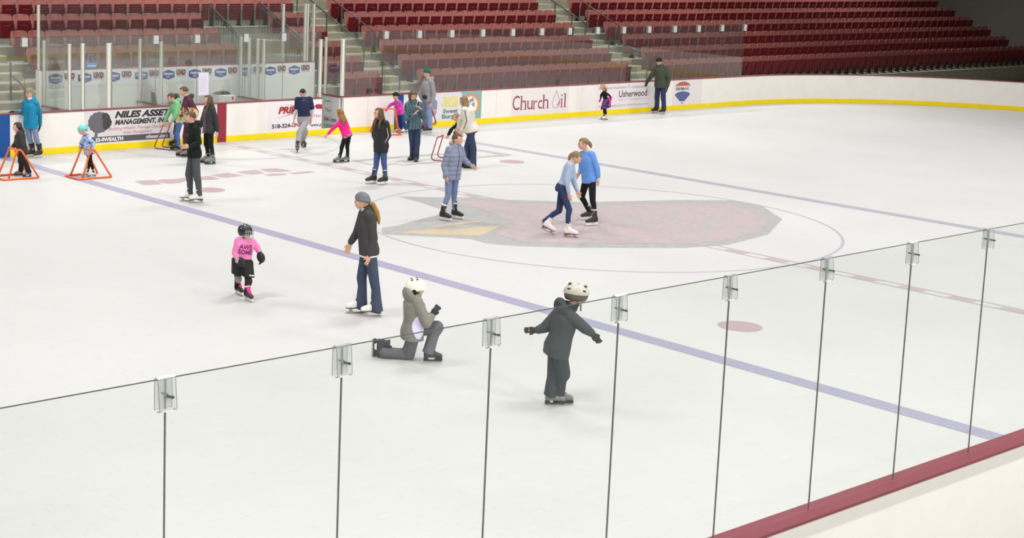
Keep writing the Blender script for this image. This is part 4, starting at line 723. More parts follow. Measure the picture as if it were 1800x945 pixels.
# ---------------------------------------------------------------- people
m_skin = mat('skin', (216, 170, 144), .55, .35); m_lip_ = mat('lips', (184, 118, 106), .5); m_eye = mat('eye_dark', (52, 44, 42), .3); 
m_steel = mat('blade_steel', (176, 174, 168), .4, .5, .3)
def hand(mb, wr, tip, palm, S, curl=.5, fat=1.0, spread=1.0):
    d = nrm(tip - wr); n = nrm(palm - d * (palm @ d)); t = np.cross(n, d)
    L = .095 * S
    mb.loft([(wr - d * .01, t * .024 * S * fat, n * .018 * S * fat), (wr + d * L * .35, t * .035 * S * fat, n * .017 * S * fat), (wr + d * L * .8, t * .040 * S * fat, n * .0145 * S * fat), (wr + d * L, t * .036 * S * fat, n * .011 * S * fat)], 14, e=2.6)
    for k, (off, ln) in enumerate(((-.030, .072), (-.010, .080), (.010, .075), (.029, .060))):
        p0 = wr + d * L * .92 + t * off * S; a = curl * (.55 + .1 * k); r = .0088 * S * fat
        d1 = nrm(d * math.cos(a) + n * math.sin(a) + t * off * 3 * spread); p1 = p0 + d1 * ln * .55 * S
        d2 = nrm(d * math.cos(a * 2.1) + n * math.sin(a * 2.1) + t * off * 3 * spread); p2 = p1 + d2 * ln * .5 * S
        mb.cone(p0, r, p1, r * .95, 8); mb.cone(p1, r * .95, p2, r * .8, 8)
    return d, n, t
def thumb(mb, wr, d, n, t, S, sgn, fat=1.0):
    p0 = wr + d * .03 * S + t * sgn * .022 * S; p1 = p0 + nrm(d * .75 + t * sgn * .75 + n * .35) * .042 * S; p2 = p1 + nrm(d * .95 + t * sgn * .2 + n * .35) * .034 * S
    mb.cone(p0, .013 * S * fat, p1, .0105 * S * fat, 8); mb.cone(p1, .0105 * S * fat, p2, .0088 * S * fat, 8)
def head_frame(P):
    f = nrm(P['hf']); a = math.radians(P['hp']); side = nrm(np.cross(f, UP))
    F = f * math.cos(a) - UP * math.sin(a); U = np.cross(side, F)
    return F, U, side
def head_shape(mb, c, F, U, Sd, h):
    E = lambda u, f, s, ru, rf, rs: mb.ell(c + (U * u + F * f + Sd * s) * h, Sd * rs * h, F * rf * h, U * ru * h, 16, 10)
    E(.12, -.05, 0, .375, .43, .335); E(-.10, .10, 0, .36, .31, .275); E(-.33, .2, 0, .15, .16, .15); E(.02, .24, 0, .22, .17, .25)
    mb.cone(c + (U * .07 + F * .385) * h, .035 * h, c + (U * -.085 + F * .45) * h, .055 * h, 8)
    for s in (-1, 1):
        E(-.02, -.03, s * .335, .13, .085, .035); E(-.06, .29, s * .17, .1, .1, .1)
    E(-.235, .375, 0, .05, .06, .12)
def hair_cap(mb, c, F, U, Sd, h, fringe=.3, low=-.25, puff=1.08):
    """skull-following hair: sits outside the skull on top, sides and back, sinks under the skin over the face"""
    S = []; n, m = 30, 20; rings = []
    for i in range(m + 1):
        w = math.pi / 2 - math.pi * i / m; ring = []
        for k in range(n):
            a = 2 * math.pi * k / n
            df = math.cos(a) * max(math.cos(w), .02); ds = math.sin(a) * max(math.cos(w), .02); du = math.sin(w)
            face = (df > .38 and du < fringe + .35 * (1 - df)) or du < low - .35 * max(0, -df)
            q = .86 if face else puff
            ring.append(c + U * (.12 + .375 * du * q) * h + F * (-.05 + .43 * df * q) * h + Sd * .335 * ds * q * h)
        rings.append(np.array(ring))
    mb.rings(rings)
def surf(bvh, o, d, lift=.004):
    hit = bvh.ray_cast(Vector(o), Vector(d), 3)
    return None if hit[0] is None else np.array(hit[0]) - np.asarray(d) * lift
VOX = .0065
def skate(root, kind, g, toe, S, tilt=0, cols=None, name='skate', up=None, ank=None, shin=None):
    s = max(S, .62); toe = nrm(toe); U = UP.copy() if up is None else nrm(up); toe = nrm(toe - U * (toe @ U)); side = np.cross(toe, U)
    if tilt:
        a = math.radians(tilt); T = toe * math.cos(a) + U * math.sin(a); U = -toe * math.sin(a) + U * math.cos(a); toe = T
    W = lambda x, y, z: g + (toe * x + side * y + U * z) * s
    c0 = cols or {}; mb = MB(); sole = .075 if kind != 'shoe' else .012
    def sec(x, hw, z0, z1): return (W(x, 0, (z0 + z1) / 2), side * hw * s, U * (z1 - z0) / 2 * s)
    k = sole
    mb.loft([sec(-.135, .026, k + .01, k + .10), sec(-.115, .036, k, k + .13), (W(-.04, 0, k + .065), side * .038 * s, U * .065 * s), sec(.03, .042, k, k + .105), sec(.085, .046, k, k + .078), sec(.125, .042, k, k + .066), sec(.15, .026, k + .005, k + .05)], 18, e=2.8)
    hi = .265 if kind != 'shoe' else .13
    if kind == 'tall': hi = .33
    A0 = W(-.068, 0, k + .10); SH = U if shin is None else nrm(nrm(shin) + U * .35)
    top_c = A0 + SH * (hi - k - .10 + .012) * s; fd = nrm(toe - SH * (toe @ SH)); wd = c0.get('wide', 1)
    mb.loft([(W(-.065, 0, k + .03), side * .036 * s, toe * .058 * s), (A0, side * .039 * s, toe * .056 * s), (A0 + (top_c - A0) * .5, side * .047 * s * wd, fd * .058 * s * wd), (top_c, side * .054 * s * wd, fd * .062 * s * wd)], 18)
    if kind in ('hockey', 'tall'): mb.cone(A0 + fd * .04 * s, .02 * s, top_c + fd * .045 * s + SH * .02 * s, .018 * s, 8)
    c = cols or {}
    me = fused(mb, VOX * max(.8, s), 3); me.transform(WM[root.name].inverted())
    boot = obj_from(me, name, c.get('boot', m_black), root, True)
    if kind != 'shoe': MB().loft([(top_c - SH * .022 * s, side * .055 * s * wd, fd * .064 * s * wd), (top_c + SH * .004, side * .056 * s * wd, fd * .065 * s * wd)], 18).build('boot_cuff', c.get('cuff', c.get('lace', m_white)), boot, True)
    if c.get('tongue'): MB().ell(W(.01, 0, k + .135), side * .036 * s, (toe * .075 - U * .055) * s, (toe * .02 + U * .03) * s).build('tongue', c['tongue'], boot, True)
    # laces over the tongue
    lb = MB()
    for i in range(5):
        z = k + .10 + .03 * i; x = .045 - .018 * i
        lb.cone(W(x, -.026, z), .006 * s, W(x - .008, .026, z + .006), .006 * s, 6)
    lb.build('laces', c.get('lace', m_white), boot, True)
    if kind == 'shoe':
        MB().loft([(W(-.12, 0, .008), side * .03 * s, U * .008 * s), (W(0, 0, .008), side * .042 * s, U * .009 * s), (W(.1, 0, .008), side * .047 * s, U * .009 * s), (W(.152, 0, .01), side * .02 * s, U * .006 * s)], 16, e=4).build('sole', c.get('sole', m_black), boot)
        return boot
    hb = MB()
    if kind == 'figure':
        hb.loft([(W(.15, 0, k), side * .024 * s, U * .006 * s), (W(.1, 0, k), side * .046 * s, U * .007 * s), (W(.0, 0, k + .0), side * .04 * s, U * .008 * s), (W(-.05, 0, k - .012), side * .036 * s, U * .018 * s), (W(-.135, 0, k - .014), side * .032 * s, U * .02 * s)], 16, e=4)
        hb.build('sole', c.get('sole', mat('heel_brown', (110, 66, 48), .5)), boot)
        bb = MB(); bb.prism([(-.15, .01), (.15, .006), (.163, .018), (.12, .02), (.09, .07), (.065, .07), (.045, .02), (-.085, .02), (-.10, .06), (-.118, .06), (-.13, .02), (-.15, .02)], W(0, -.003, 0), toe * s, U * s, side, .006 * s)
        bb.prism([(-.15, 0), (.15, 0), (.16, .012), (-.155, .013)], W(0, -.002, 0), toe * s, U * s, side, .004 * s)
        bb.build('blade', c.get('blade', m_steel), boot)
    else:
        hb.prism([(-.14, .03), (-.115, .022), (.13, .022), (.155, .035), (.15, k), (.045, k), (.03, .042), (-.055, .042), (-.07, k), (-.135, k)], W(0, -.014, 0), toe * s, U * s, side, .028 * s)
        hb.build('blade_holder', c.get('holder', m_white), boot, bevel=.004 * s)
        MB().prism([(-.145, .012), (-.12, 0), (.135, 0), (.16, .016), (.15, .026), (-.14, .026)], W(0, -.002, 0), toe * s, U * s, side, .004 * s).build('blade', c.get('blade', m_steel), boot)
    return boot
def person(pid, label, top, bottom, shoes, hair=None, hat=None, glove=None, extra=None, group=None):
    P = {}
    for k, v in POSES[pid].items():
        for kk, vv in ([(part + k, q) for part, q in v.items()] if isinstance(v, dict) else [(k, v)]): P[kk] = np.array(vv) if isinstance(vv, tuple) else vv
    for k in ('armR', 'armL'): P[k] = [np.array(q) for q in P[k]]
    S = P['S']; hh = P['hh']; rt = nrm(P['rt'])
    root = empty('person', tuple(P['base'][:2]) + (0,), 0, label, 'person', group)
    neck, pel, hd = P['neck'], P['pel'], P['head']
    sp = neck - pel; Ls = np.linalg.norm(sp); spn = sp / Ls
    rts = nrm(rt - spn * (rt @ spn)); fwd = nrm(np.cross(spn, rts) * 1.0)
    if fwd @ P['fwd'] < 0: fwd = -fwd
    F, U, Sd = head_frame(P)
    PROF = [(-.17, .150, .105, 0), (-.06, .166, .116, -.01), (.06, .160, .112, -.005), (.28, .136, .098, .01), (.5, .148, .110, .012), (.74, .160, .114, .005), (.88, .148, .098, -.01), (.97, .095, .075, -.015), (1.03, .062, .062, -.01)]
    def torso(mb, t, s0=-.17, s1=1.03, flare=0, slim=1.0):
        secs = []
        for q in np.linspace(s0, s1, 12):
            w = np.interp(q, [a[0] for a in PROF], [a[1] for a in PROF]); d = np.interp(q, [a[0] for a in PROF], [a[2] for a in PROF]); f = np.interp(q, [a[0] for a in PROF], [a[3] for a in PROF])
            tt = t * (1 if q < .9 else .6) + flare * max(0, .3 - q)
            secs.append((pel + sp * q + fwd * f * S, rts * (w * slim * S + tt), fwd * (d * slim * S + tt)))
        mb.loft(secs, 24, e=2.3)
    # ---- one continuous body
    mb = MB(); torso(mb, -.012)
    mb.cone(neck - spn * .03 * S, .056 * S, hd - U * .22 * hh - F * .06 * hh, .050 * S)
    head_shape(mb, hd, F, U, Sd, hh)
    hands = {}
    for k, sg in (('R', 1), ('L', -1)):
        a, e, w, tp = P['arm' + k]
        mb.cone(a, .052 * S, e, .040 * S); mb.cone(e, .040 * S, w, .027 * S)
        d = nrm(tp - w)
        palm = nrm(fwd * .3 - rts * sg * 1.0); 
        if abs(palm @ d) > .85: palm = fwd - UP * .5
        d_, n_, t_ = hand(mb, w, w + d, palm, S * (.7 if glove else 1.03), .34)
        sgn = 1 if (t_ @ (fwd + UP * .2)) > 0 else -1
        thumb(mb, w, d_, n_, t_, S * (.66 if glove else .98), sgn); hands[k] = (w, d_, n_, t_, sgn)
        h, kn, an = P['hip' + k], P['knee' + k], P['ank' + k]
        mb.cone(h, .074 * S, kn, .044 * S); mb.cone(kn, .044 * S, an, .026 * S)
        if 'toe' + k in P: mb.cone(an, .026 * S, an + nrm(P['toe' + k]) * .10 * S - UP * .045 * S, .024 * S)
    body, _ = build_fused(mb, VOX * (.9 if S > .8 else .75), 'body', m_skin, root, 2, .4)
    # ---- face
    for s in (-1, 1): MB().sph(hd + (U * .045 + F * .372 + Sd * s * .145) * hh, .036 * hh, 8, 6).build('eye', m_eye, body, True)
    MB().ell(hd + (U * -.245 + F * .425) * hh, Sd * .095 * hh, F * .03 * hh, U * .03 * hh, 10, 6).build('lips', m_lip_, body, True)
    hm = hair['mat'] if hair else mat('brow_brown', (110, 84, 62), .7)
    for s in (-1, 1): MB().tube([hd + (U * .125 + F * .405 + Sd * s * .07) * hh, hd + (U * .15 + F * .395 + Sd * s * .14) * hh, hd + (U * .125 + F * .36 + Sd * s * .21) * hh], .011 * hh, 6).build('eyebrow', hm, body, True)
    # ---- trousers
    b = bottom; mb = MB(); t = b.get('t', .012)
    torso(mb, t, -.17, .14)
    for k in 'RL':
        h, kn, an = P['hip' + k], P['knee' + k], P['ank' + k]
        kr, ar = b.get('knee', .060) * S, b.get('cuff', .05) * S
        mb.cone(h, .081 * S + t * .5, kn, kr + t * .5)
        sh = nrm(an - kn); en = an + sh * b.get('drop', -.035 if b.get('cuff', .05) < .055 else 0) * S
        mid = kn + (en - kn) * .3 + (-fwd * .012 * S)
        mb.cone(kn, kr + t * .5, mid, max(kr * .98, .056 * S)); mb.cone(mid, max(kr * .98, .056 * S), en - sh * ar * .5, ar)
        mb.loft([(en - sh * .12 * S, rts * (ar * .98), np.cross(sh, rts) * ar * .98), (en + sh * .01, rts * ar * 1.02, np.cross(sh, rts) * ar * 1.05)], 18)
    leg, _ = build_fused(mb, VOX, b.get('name', 'trousers'), b['mat'], root, 4)
    # ---- top
    tp_ = top; mb = MB(); t = tp_.get('t', .02)
    hem = -tp_.get('hem', .10) * S / Ls
    torso(mb, t, hem, 1.02, tp_.get('flare', 0), tp_.get('slim', 1))
    for k, sg in (('R', 1), ('L', -1)):
        a, e, w, q = P['arm' + k]
        r0, r1, r2 = .060 * S + t * .6, .047 * S + t * .6, tp_.get('cuff', .036) * S + t * .45
        mb.cone(a + spn * .005 - rts * sg * .03 * S, r0, a, r0)
        ln = tp_.get('sleeve', 1.0)   # 1 = to the wrist, .5 = to the elbow
        if ln >= .99:
            mb.cone(a, r0, e, r1); wv = w - nrm(w - e) * .02
            mb.cone(e, r1, wv, r2)
        else:
            e2 = a + (e - a) * min(1, ln * 2); mb.cone(a, r0, e2, r1 + .006)
            if ln > .5: mb.cone(e, r1 + .006, e + (w - e) * (ln * 2 - 1), r2 + .006)
    if tp_.get('hood') == 'big':
        q = neck - fwd * .10 * S + spn * .02 * S; mb.ell(q, rts * .16 * S, fwd * .09 * S, (spn * .13 - fwd * .02) * S); mb.ell(neck + spn * .02 * S, rts * .12 * S, fwd * .11 * S, spn * .07 * S)
    elif tp_.get('hood'):
        q = neck - fwd * .075 * S + spn * .03 * S
        mb.ell(q, rts * .125 * S, fwd * .075 * S, (spn * .07 - fwd * .03) * S); mb.ell(neck + spn * .02 * S + fwd * .0 * S, rts * .10 * S, fwd * .10 * S, spn * .05 * S)
    if tp_.get('collar'):
        cs = [(neck + spn * z * S - fwd * .01, rts * r * S, fwd * r * S) for z, r in ((-.03, .088), (.03, .080), (.065, .076))]
        mb.loft(cs, 20)
    gname = tp_.get('name', 'jacket')
    jac, bvh = build_fused(mb, VOX, gname, tp_['mat'], root, tp_.get('smooth', 4))
    if tp_.get('under'):   # longer sleeves of a shirt worn beneath
        for k in 'RL':
            a, e, w, q = P['arm' + k]; mb = MB(); mb.cone(a + (e - a) * .5, .052 * S, e, .050 * S); mb.cone(e, .050 * S, e + (w - e) * .45, .046 * S)
            build_fused(mb, VOX, 'undershirt_sleeve', tp_['under'], root, 3)
    if tp_.get('hemband'):
        mb = MB(); hq = hem - .05
        w = np.interp(hem, [a[0] for a in PROF], [a[1] for a in PROF]); d = np.interp(hem, [a[0] for a in PROF], [a[2] for a in PROF])
        mb.loft([(pel + sp * (hem - .04), rts * (w * S + t * .75), fwd * (d * S + t * .75)), (pel + sp * (hem + .05), rts * (w * S + t * .85), fwd * (d * S + t * .85))], 24, e=2.3)
        mb.build('shirt_hem', tp_['hemband'], root, True)
    # ---- gloves
    if glove:
        for k in 'RL':
            mb = MB(); w, d_, n_, t_, sgn = hands[k]
            if glove.get('mitten'):
                mb.loft([(w - d_ * .05 * S, t_ * .05 * S, n_ * .045 * S), (w + d_ * .03 * S, t_ * .062 * S, n_ * .05 * S), (w + d_ * .10 * S, t_ * .065 * S, n_ * .045 * S), (w + d_ * .17 * S, t_ * .05 * S, n_ * .035 * S)], 16, e=2.6)
                mb.ell(w + d_ * .08 * S, t_ * .105 * S, n_ * .085 * S, d_ * .125 * S); hand(mb, w + d_ * .05 * S, w + d_, n_, S * 1.15, .9, 2.3)
                thumb(mb, w + d_ * .02 * S, d_, n_, t_, S * 1.2, sgn, 2.0)
            else:
                hand(mb, w, w + d_, n_, S * 1.06, .36, 1.35); thumb(mb, w, d_, n_, t_, S, sgn, 1.35)
                mb.cone(w - d_ * .035 * S, .038 * S, w + d_ * .02 * S, .032 * S)
            build_fused(mb, VOX * .85, 'glove', glove['mat'], root, 2, .4)
    # ---- shoes
    for k in 'RL':
        if 'foot' + k in P and np.linalg.norm(P['foot' + k]) > 0:
            skate(root, shoes.get('kind', 'hockey'), P['foot' + k], P['toe' + k], S * shoes.get('size', 1), P.get('tilt' + k, 0), shoes, shoes.get('name', 'skate'), shin=P['knee' + k] - P['ank' + k])
    if 'kneel_toe' in P:
        u_ = nrm((P['kneeR'] - P['ankR']) * V3(1, 1, .25)); g_ = P['ankR'] - u_ * .15 * S; g_[2] = .165 * S
        skate(root, shoes.get('kind', 'hockey'), g_, -UP, S, 0, shoes, 'skate', up=u_)
    # ---- hair
    if hair:
        mb = MB(); st = hair.get('style', 'short')
        if not (hat and hat.get('kind') in ('helmet', 'bike', 'cage')): hair_cap(mb, hd, F, U, Sd, hh, hair.get('fringe', .32), hair.get('low', -.25), hair.get('puff', 1.1))
        L = hair.get('len', .5) * S; down = -UP
        back = hd - F * .36 * hh + U * .12 * hh
        if st == 'long':
            w = hair.get('w', .085) / .085; secs = []
            ax = nrm(-UP + .35 * (-spn - UP))
            for q in (-.10, .0, .18, .36, .52, .68, .84, 1.0):
                k_ = max(0, q - .3) / .7
                c_ = hd + U * .16 * hh - F * (.15 + .12 * min(1, max(0, q) * 2)) * hh + ax * q * L - fwd * (.015 + .085 * min(1, k_ * 1.6)) * S * (q > .2)
                hw = (.30 if q < 0 else .395) * hh * (1 + .18 * (q > .1)) * (w if q > .3 else 1) * (1 - .42 * k_ ** 1.5)
                secs.append((c_, Sd * hw, nrm(np.cross(Sd, ax)) * hh * (.36 - .22 * k_)))
            mb.loft(secs, 20, e=2.2)
            for s in hair.get('locks', ()):   # strands falling forward over the shoulder
                q0 = hd + (U * .1 + Sd * s * .40 + F * .02) * hh; q1 = neck + rts * s * .07 * S * (1 if Sd @ rts > 0 else -1) + fwd * .07 * S + spn * .06 * S
                mb.tube([q0, (q0 + q1) / 2 + Sd * s * .012, q1, q1 + fwd * .055 * S - UP * .12 * S, q1 + fwd * .06 * S - UP * .24 * S], [.030 * S, .036 * S, .036 * S, .032 * S, .012 * S], 12)
        if st == 'pony':
            b0 = hd - F * (.40 if not hair.get('high') else .36) * hh + U * hair.get('up', .05) * hh
            ou = hair.get('out', 1.0); Fh = nrm(F * V3(1, 1, 0)); pts = [b0, b0 - Fh * .055 * S * ou - UP * .015 * S, b0 - Fh * .10 * S * ou - UP * L * .4, b0 - Fh * .13 * S * ou - UP * L * .75, b0 - Fh * .14 * S * ou - UP * L]
            mb.tube(pts, [.026 * S, .036 * S, .042 * S, .03 * S, .010 * S], 12)
        if st == 'bun': mb.sph(hd + (U * .53 - F * .26) * hh, .17 * hh); mb.ell(hd + (U * .40 - F * .24) * hh, Sd * .15 * hh, F * .15 * hh, U * .09 * hh)
        if st == 'knot': mb.ell(hd + (U * .12 - F * .5) * hh, Sd * .16 * hh, F * .2 * hh, U * .3 * hh)
        if st == 'bob':
            mb.loft([(hd + U * .42 * hh - F * .10 * hh, Sd * .34 * hh, F * .36 * hh), (hd + U * .22 * hh - F * .10 * hh, Sd * .46 * hh, F * .40 * hh), (hd - U * .1 * hh - F * .12 * hh, Sd * .50 * hh, F * .36 * hh), (hd - U * .45 * hh - F * .15 * hh, Sd * .40 * hh, F * .28 * hh)], 18)
        if st == 'curls':
            for i in range(26):
                a = i * 2.4; z = .05 + .4 * ((i * 7) % 11) / 11; r = math.sqrt(max(0, 1 - (z - .1) ** 2 * 4)) * .37
                q = hd + (U * (z + .05) + F * (r * math.cos(a) - .08) + Sd * r * .9 * math.sin(a)) * hh
                if (q - hd) @ F < .26 * hh or z > .33: mb.sph(q, .095 * hh, 8, 6)
        if mb.v: build_fused(mb, VOX * .9, 'hair', hair['mat'], body, 2, .4)
    # ---- hats and helmets
    if hat:
        mb = MB(); k = hat.get('kind'); c0 = hd + U * .17 * hh - F * .05 * hh
        def dome(sc, uo, z0, n=22, m=9, fr=1.0, slope=0):
            R = []
            for i in range(m + 1):
                w = z0 + (math.pi / 2 - z0) * i / m; q = max(math.cos(w), .03)
                a = np.linspace(0, 2 * np.pi, n + 1)[:-1]
                R.append(c0[None] + U[None] * ((uo + sc * .43 * math.sin(w)) * hh + slope * np.cos(a)[:, None] * hh * (1 - i / m)) + F[None] * (np.cos(a)[:, None] * sc * .46 * fr * q * hh) + Sd[None] * (np.sin(a)[:, None] * sc * .375 * q * hh))
            return R
        if k == 'beanie':
            mb.rings(dome(1.06, 0, -.12, slope=.10)); o = build_fused(mb, VOX, 'knit_hat', hat['mat'], root, 2)[0]
            q = MB(); R = dome(1.10, -.02, -.2, slope=.10)[:3]; q.rings(R); q.build('hat_cuff', hat.get('cuff', hat['mat']), o, True)
        if k == 'earflap':
            mb.rings(dome(1.12, -.05, -.3)); mb.ell(hd - F * .45 * hh + U * .0 * hh, Sd * .3 * hh, F * .2 * hh, U * .4 * hh); mb.sph(hd - F * .62 * hh + U * .22 * hh, .2 * hh)
            build_fused(mb, VOX, 'knit_hat', hat['mat'], root, 3)
        if k in ('helmet', 'cage'):
            mb.rings(dome(1.30, -.12, -.28, fr=1.06)); mb.ell(c0 - F * .2 * hh - U * .12 * hh, Sd * .44 * hh, F * .36 * hh, U * .34 * hh)
            for s in (-1, 1): mb.ell(hd + (Sd * s * .40 + U * .0 - F * .05) * hh, Sd * .07 * hh, F * .17 * hh, U * .2 * hh)
            o = build_fused(mb, VOX, 'helmet', hat['mat'], root, 3)[0]
            vb = MB()
            for s in (-1, 1):
                for f in (.12, -.14): vb.ell(c0 + (U * (.42 - abs(f) * .25) + F * f * 1.2 + Sd * s * .2) * hh, Sd * .05 * hh, F * .085 * hh, U * .05 * hh, 8, 6)
            vb.build('vent_slots', hat.get('vent', m_black), o, True)
            sb = MB()
            for s in (-1, 1): sb.tube([hd + (Sd * s * .40 - U * .05) * hh, hd + (Sd * s * .32 - U * .3 + F * .1) * hh, hd + (Sd * s * .1 - U * .5 + F * .22) * hh], .016 * hh, 6)
            sb.build('chin_strap', m_black, o)
            if k == 'cage':
                cb = MB(); cw = mat('cage_wire', (205, 208, 206), .3, .6, .5)
                for u in (-.45, -.32, -.18, -.03, .12, .24):
                    cb.tube([hd + (U * u + F * (.22 + .46 * math.cos(a)) + Sd * .42 * math.sin(a)) * hh for a in np.linspace(-1.35, 1.35, 12)], .012 * hh, 5)
                for a in np.linspace(-1.1, 1.1, 7):
                    cb.tube([hd + (U * u + F * (.22 + .46 * math.cos(a)) + Sd * .42 * math.sin(a)) * hh for u in np.linspace(-.46, .26, 6)], .012 * hh, 5)
                cb.build('face_cage', cw, o)
                wl = MB()
                for s in (-1, 1): wl.box(c0 + (Sd * s * .475 + U * .18 + F * .02) * hh, (.01, .01, .01))
                wl.build('white_logo', m_white, o)
        if k == 'bike':
            mb.rings(dome(1.28, -.02, -.05, fr=1.22, slope=.02)); o = build_fused(mb, VOX, 'helmet', hat['mat'], root, 2)[0]
            q = MB(); q.rings([r for r in dome(1.24, -.10, -.55, fr=1.16, slope=.02)[:5]]); q.build('helmet_lower_shell', hat['low'], o, True)
            vb = MB()
            for s in (-1, -.35, .35, 1):
                for f in (-.28, .02, .30):
                    zz = .50 - .20 * abs(f + .02) - .22 * abs(s) ** 2; vb.ell(c0 + (U * zz + F * f * 1.35 + Sd * s * .33) * hh, Sd * .045 * hh, F * .13 * hh, U * .055 * hh, 10, 6)
            vb.build('vent_slots', mat('vent_dark', (60, 58, 54), .6), o, True)
            MB().loft([(hd + (U * .22 + F * .40) * hh, Sd * .33 * hh, U * .03 * hh), (hd + (U * .2 + F * .62) * hh, Sd * .28 * hh, U * .02 * hh)], 14).build('visor', hat['mat'], o, True)
            sb = MB()
            for s in (-1, 1): sb.tube([hd + (Sd * s * .38 + U * .05) * hh, hd + (Sd * s * .3 - U * .3 + F * .1) * hh, hd + (Sd * s * .05 - U * .52 + F * .2) * hh], .018 * hh, 6)
            sb.build('chin_strap', m_black, o)
        if k == 'headband':
            q = MB(); R = dome(1.14, .0, -.05, slope=.05)[:3]; q.rings(R); q.build('headband', hat['mat'], root, True)
    ctx = dict(P=P, S=S, root=root, body=body, bvh=bvh, neck=neck, pel=pel, sp=sp, spn=spn, rts=rts, fwd=fwd, jac=jac, leg=leg, hd=hd, F=F, U=U, Sd=Sd, hh=hh, hands=hands)
    if extra: extra(ctx)
    return root
# ---- details laid onto garments
def zipline(c, m, name='zip', s0=-.12, s1=.97, r=.006, off=0):
    pts = []
    for q in np.linspace(s0, s1, 16):
        o = c['pel'] + c['sp'] * q + c['fwd'] * .6 + c['rts'] * off
        p = surf(c['bvh'], o, -c['fwd'], .002)
        if p is not None: pts.append(p)
    if len(pts) > 3: MB().tube(pts, r, 6).build(name, m, c['jac'])
def chest_text(c, m, txt, q, h, width, name='lettering', back=False, shear=0, bold=.004, dx=0):
    P, Fs = text_mesh(txt, h, width, shear=shear, bold=bold, res=2)
    if not len(P): return
    # split long letters so that they follow the cloth
    import bmesh
    me = bpy.data.meshes.new('t'); me.from_pydata(P.tolist(), [], Fs); bm = bmesh.new(); bm.from_mesh(me)
    bmesh.ops.triangulate(bm, faces=bm.faces[:]); 
    bmesh.ops.subdivide_edges(bm, edges=[e for e in bm.edges if e.calc_length() > h * .35], cuts=2, use_grid_fill=True)
    P = np.array([v.co[:] for v in bm.verts]); bm.verts.index_update(); Fs = [tuple(v.index for v in f.verts) for f in bm.faces]; bm.free(); bpy.data.meshes.remove(me)
    fw = -c['fwd'] if back else c['fwd']; X = -c['rts'] if not back else c['rts']; X = X
    w = P[:, 0].max() - P[:, 0].min(); vs = []
    for x, y, _ in P:
        o = c['pel'] + c['sp'] * q + c['spn'] * y + X * (x - w / 2 + dx) + fw * .6
        p = surf(c['bvh'], o, -fw, .004); vs.append(p if p is not None else o - fw * .5)
    MB().add(vs, Fs).build(name, m, c['jac'])
def stripe_on(c, m, pts, r, name, d):
    out = []
    for p in pts:
        h = surf(c['bvh'], np.asarray(p) - np.asarray(d) * .5, d, .002)
        if h is not None: out.append(h)
    if len(out) > 2: MB().tube(out, r, 6).build(name, m, c['jac'])
VIEW = nrm(V3(.62, .78, 0))
# ---------------------------------------------------------------- the skaters
H_brown = mat('hair_brown', (98, 78, 58), .6, .3, noise=.25, nscale=40, bump=.6, bscale=70, stretch=(1, 1, .15))
H_dark = mat('hair_dark', (58, 48, 44), .6, .3, noise=.25, nscale=40, bump=.6, bscale=70, stretch=(1, 1, .15))
H_black = mat('hair_black', (30, 28, 28), .5, .3, noise=.2, nscale=40, bump=.5, bscale=70, stretch=(1, 1, .2))
H_blond = mat('hair_blond', (172, 148, 104), .6, .3, noise=.28, nscale=30, bump=.6, bscale=60, stretch=(1, 1, .15))
H_sand = mat('hair_sandy', (138, 116, 82), .6, .3, noise=.28, nscale=30, bump=.6, bscale=60, stretch=(1, 1, .15))
H_red = mat('hair_auburn', (146, 104, 58), .6, .3, noise=.3, nscale=30, bump=.6, bscale=60, stretch=(1, 1, .15))
H_grey = mat('hair_greyblond', (150, 138, 116), .7, .2, noise=.25, nscale=50, bump=.6)
def cloth(n, rgb, **k): return mat(n, rgb, k.pop('rough', .85), k.pop('spec', .15), noise=k.pop('noise', .07), nscale=9, bump=k.pop('bump', .6), bscale=k.pop('bscale', 11), **k)
jean = cloth('denim_mid', (92, 112, 152)); jean_l = cloth('denim_light', (128, 142, 176)); jean_d = cloth('denim_dark', (58, 68, 92)); jean_n = cloth('denim_navy', (56, 62, 92)); jean_b = cloth('denim_blue', (72, 92, 140))
blackc = cloth('black_cloth', (34, 35, 36)); blackw = cloth('black_wool', (42, 42, 44)); char = cloth('charcoal_cloth', (62, 64, 64)); legg = cloth('black_leggings', (30, 32, 34), bump=.15)
greyp = cloth('grey_trousers', (82, 84, 86)); maroonp = cloth('maroon_trousers', (98, 48, 62))
fig = dict(kind='figure', boot=mat('boot_white', (236, 232, 226), .45, .4), lace=mat('lace_white', (214, 212, 208), .7), sole=mat('sole_dark', (84, 70, 64), .5))
figb = dict(fig, sole=mat('heel_brown2', (124, 70, 52), .5))
hockey = dict(kind='tall', boot=mat('boot_black', (46, 44, 44), .5, .4, noise=.1), lace=mat('lace_grey', (196, 190, 192), .7), holder=m_white)
rental = dict(kind='hockey', boot=mat('boot_grey', (128, 128, 124), .55, .3, noise=.2, nscale=40), lace=mat('lace_dark', (60, 60, 60), .7), holder=mat('holder_black', (44, 42, 40), .5))
darkskate = dict(kind='hockey', boot=mat('boot_darkpurple', (54, 48, 56), .6), lace=m_black, holder=mat('holder_pale', (220, 220, 210), .5))
shoe = dict(kind='shoe', boot=mat('shoe_brown', (70, 60, 54), .6), lace=m_black, name='shoe')

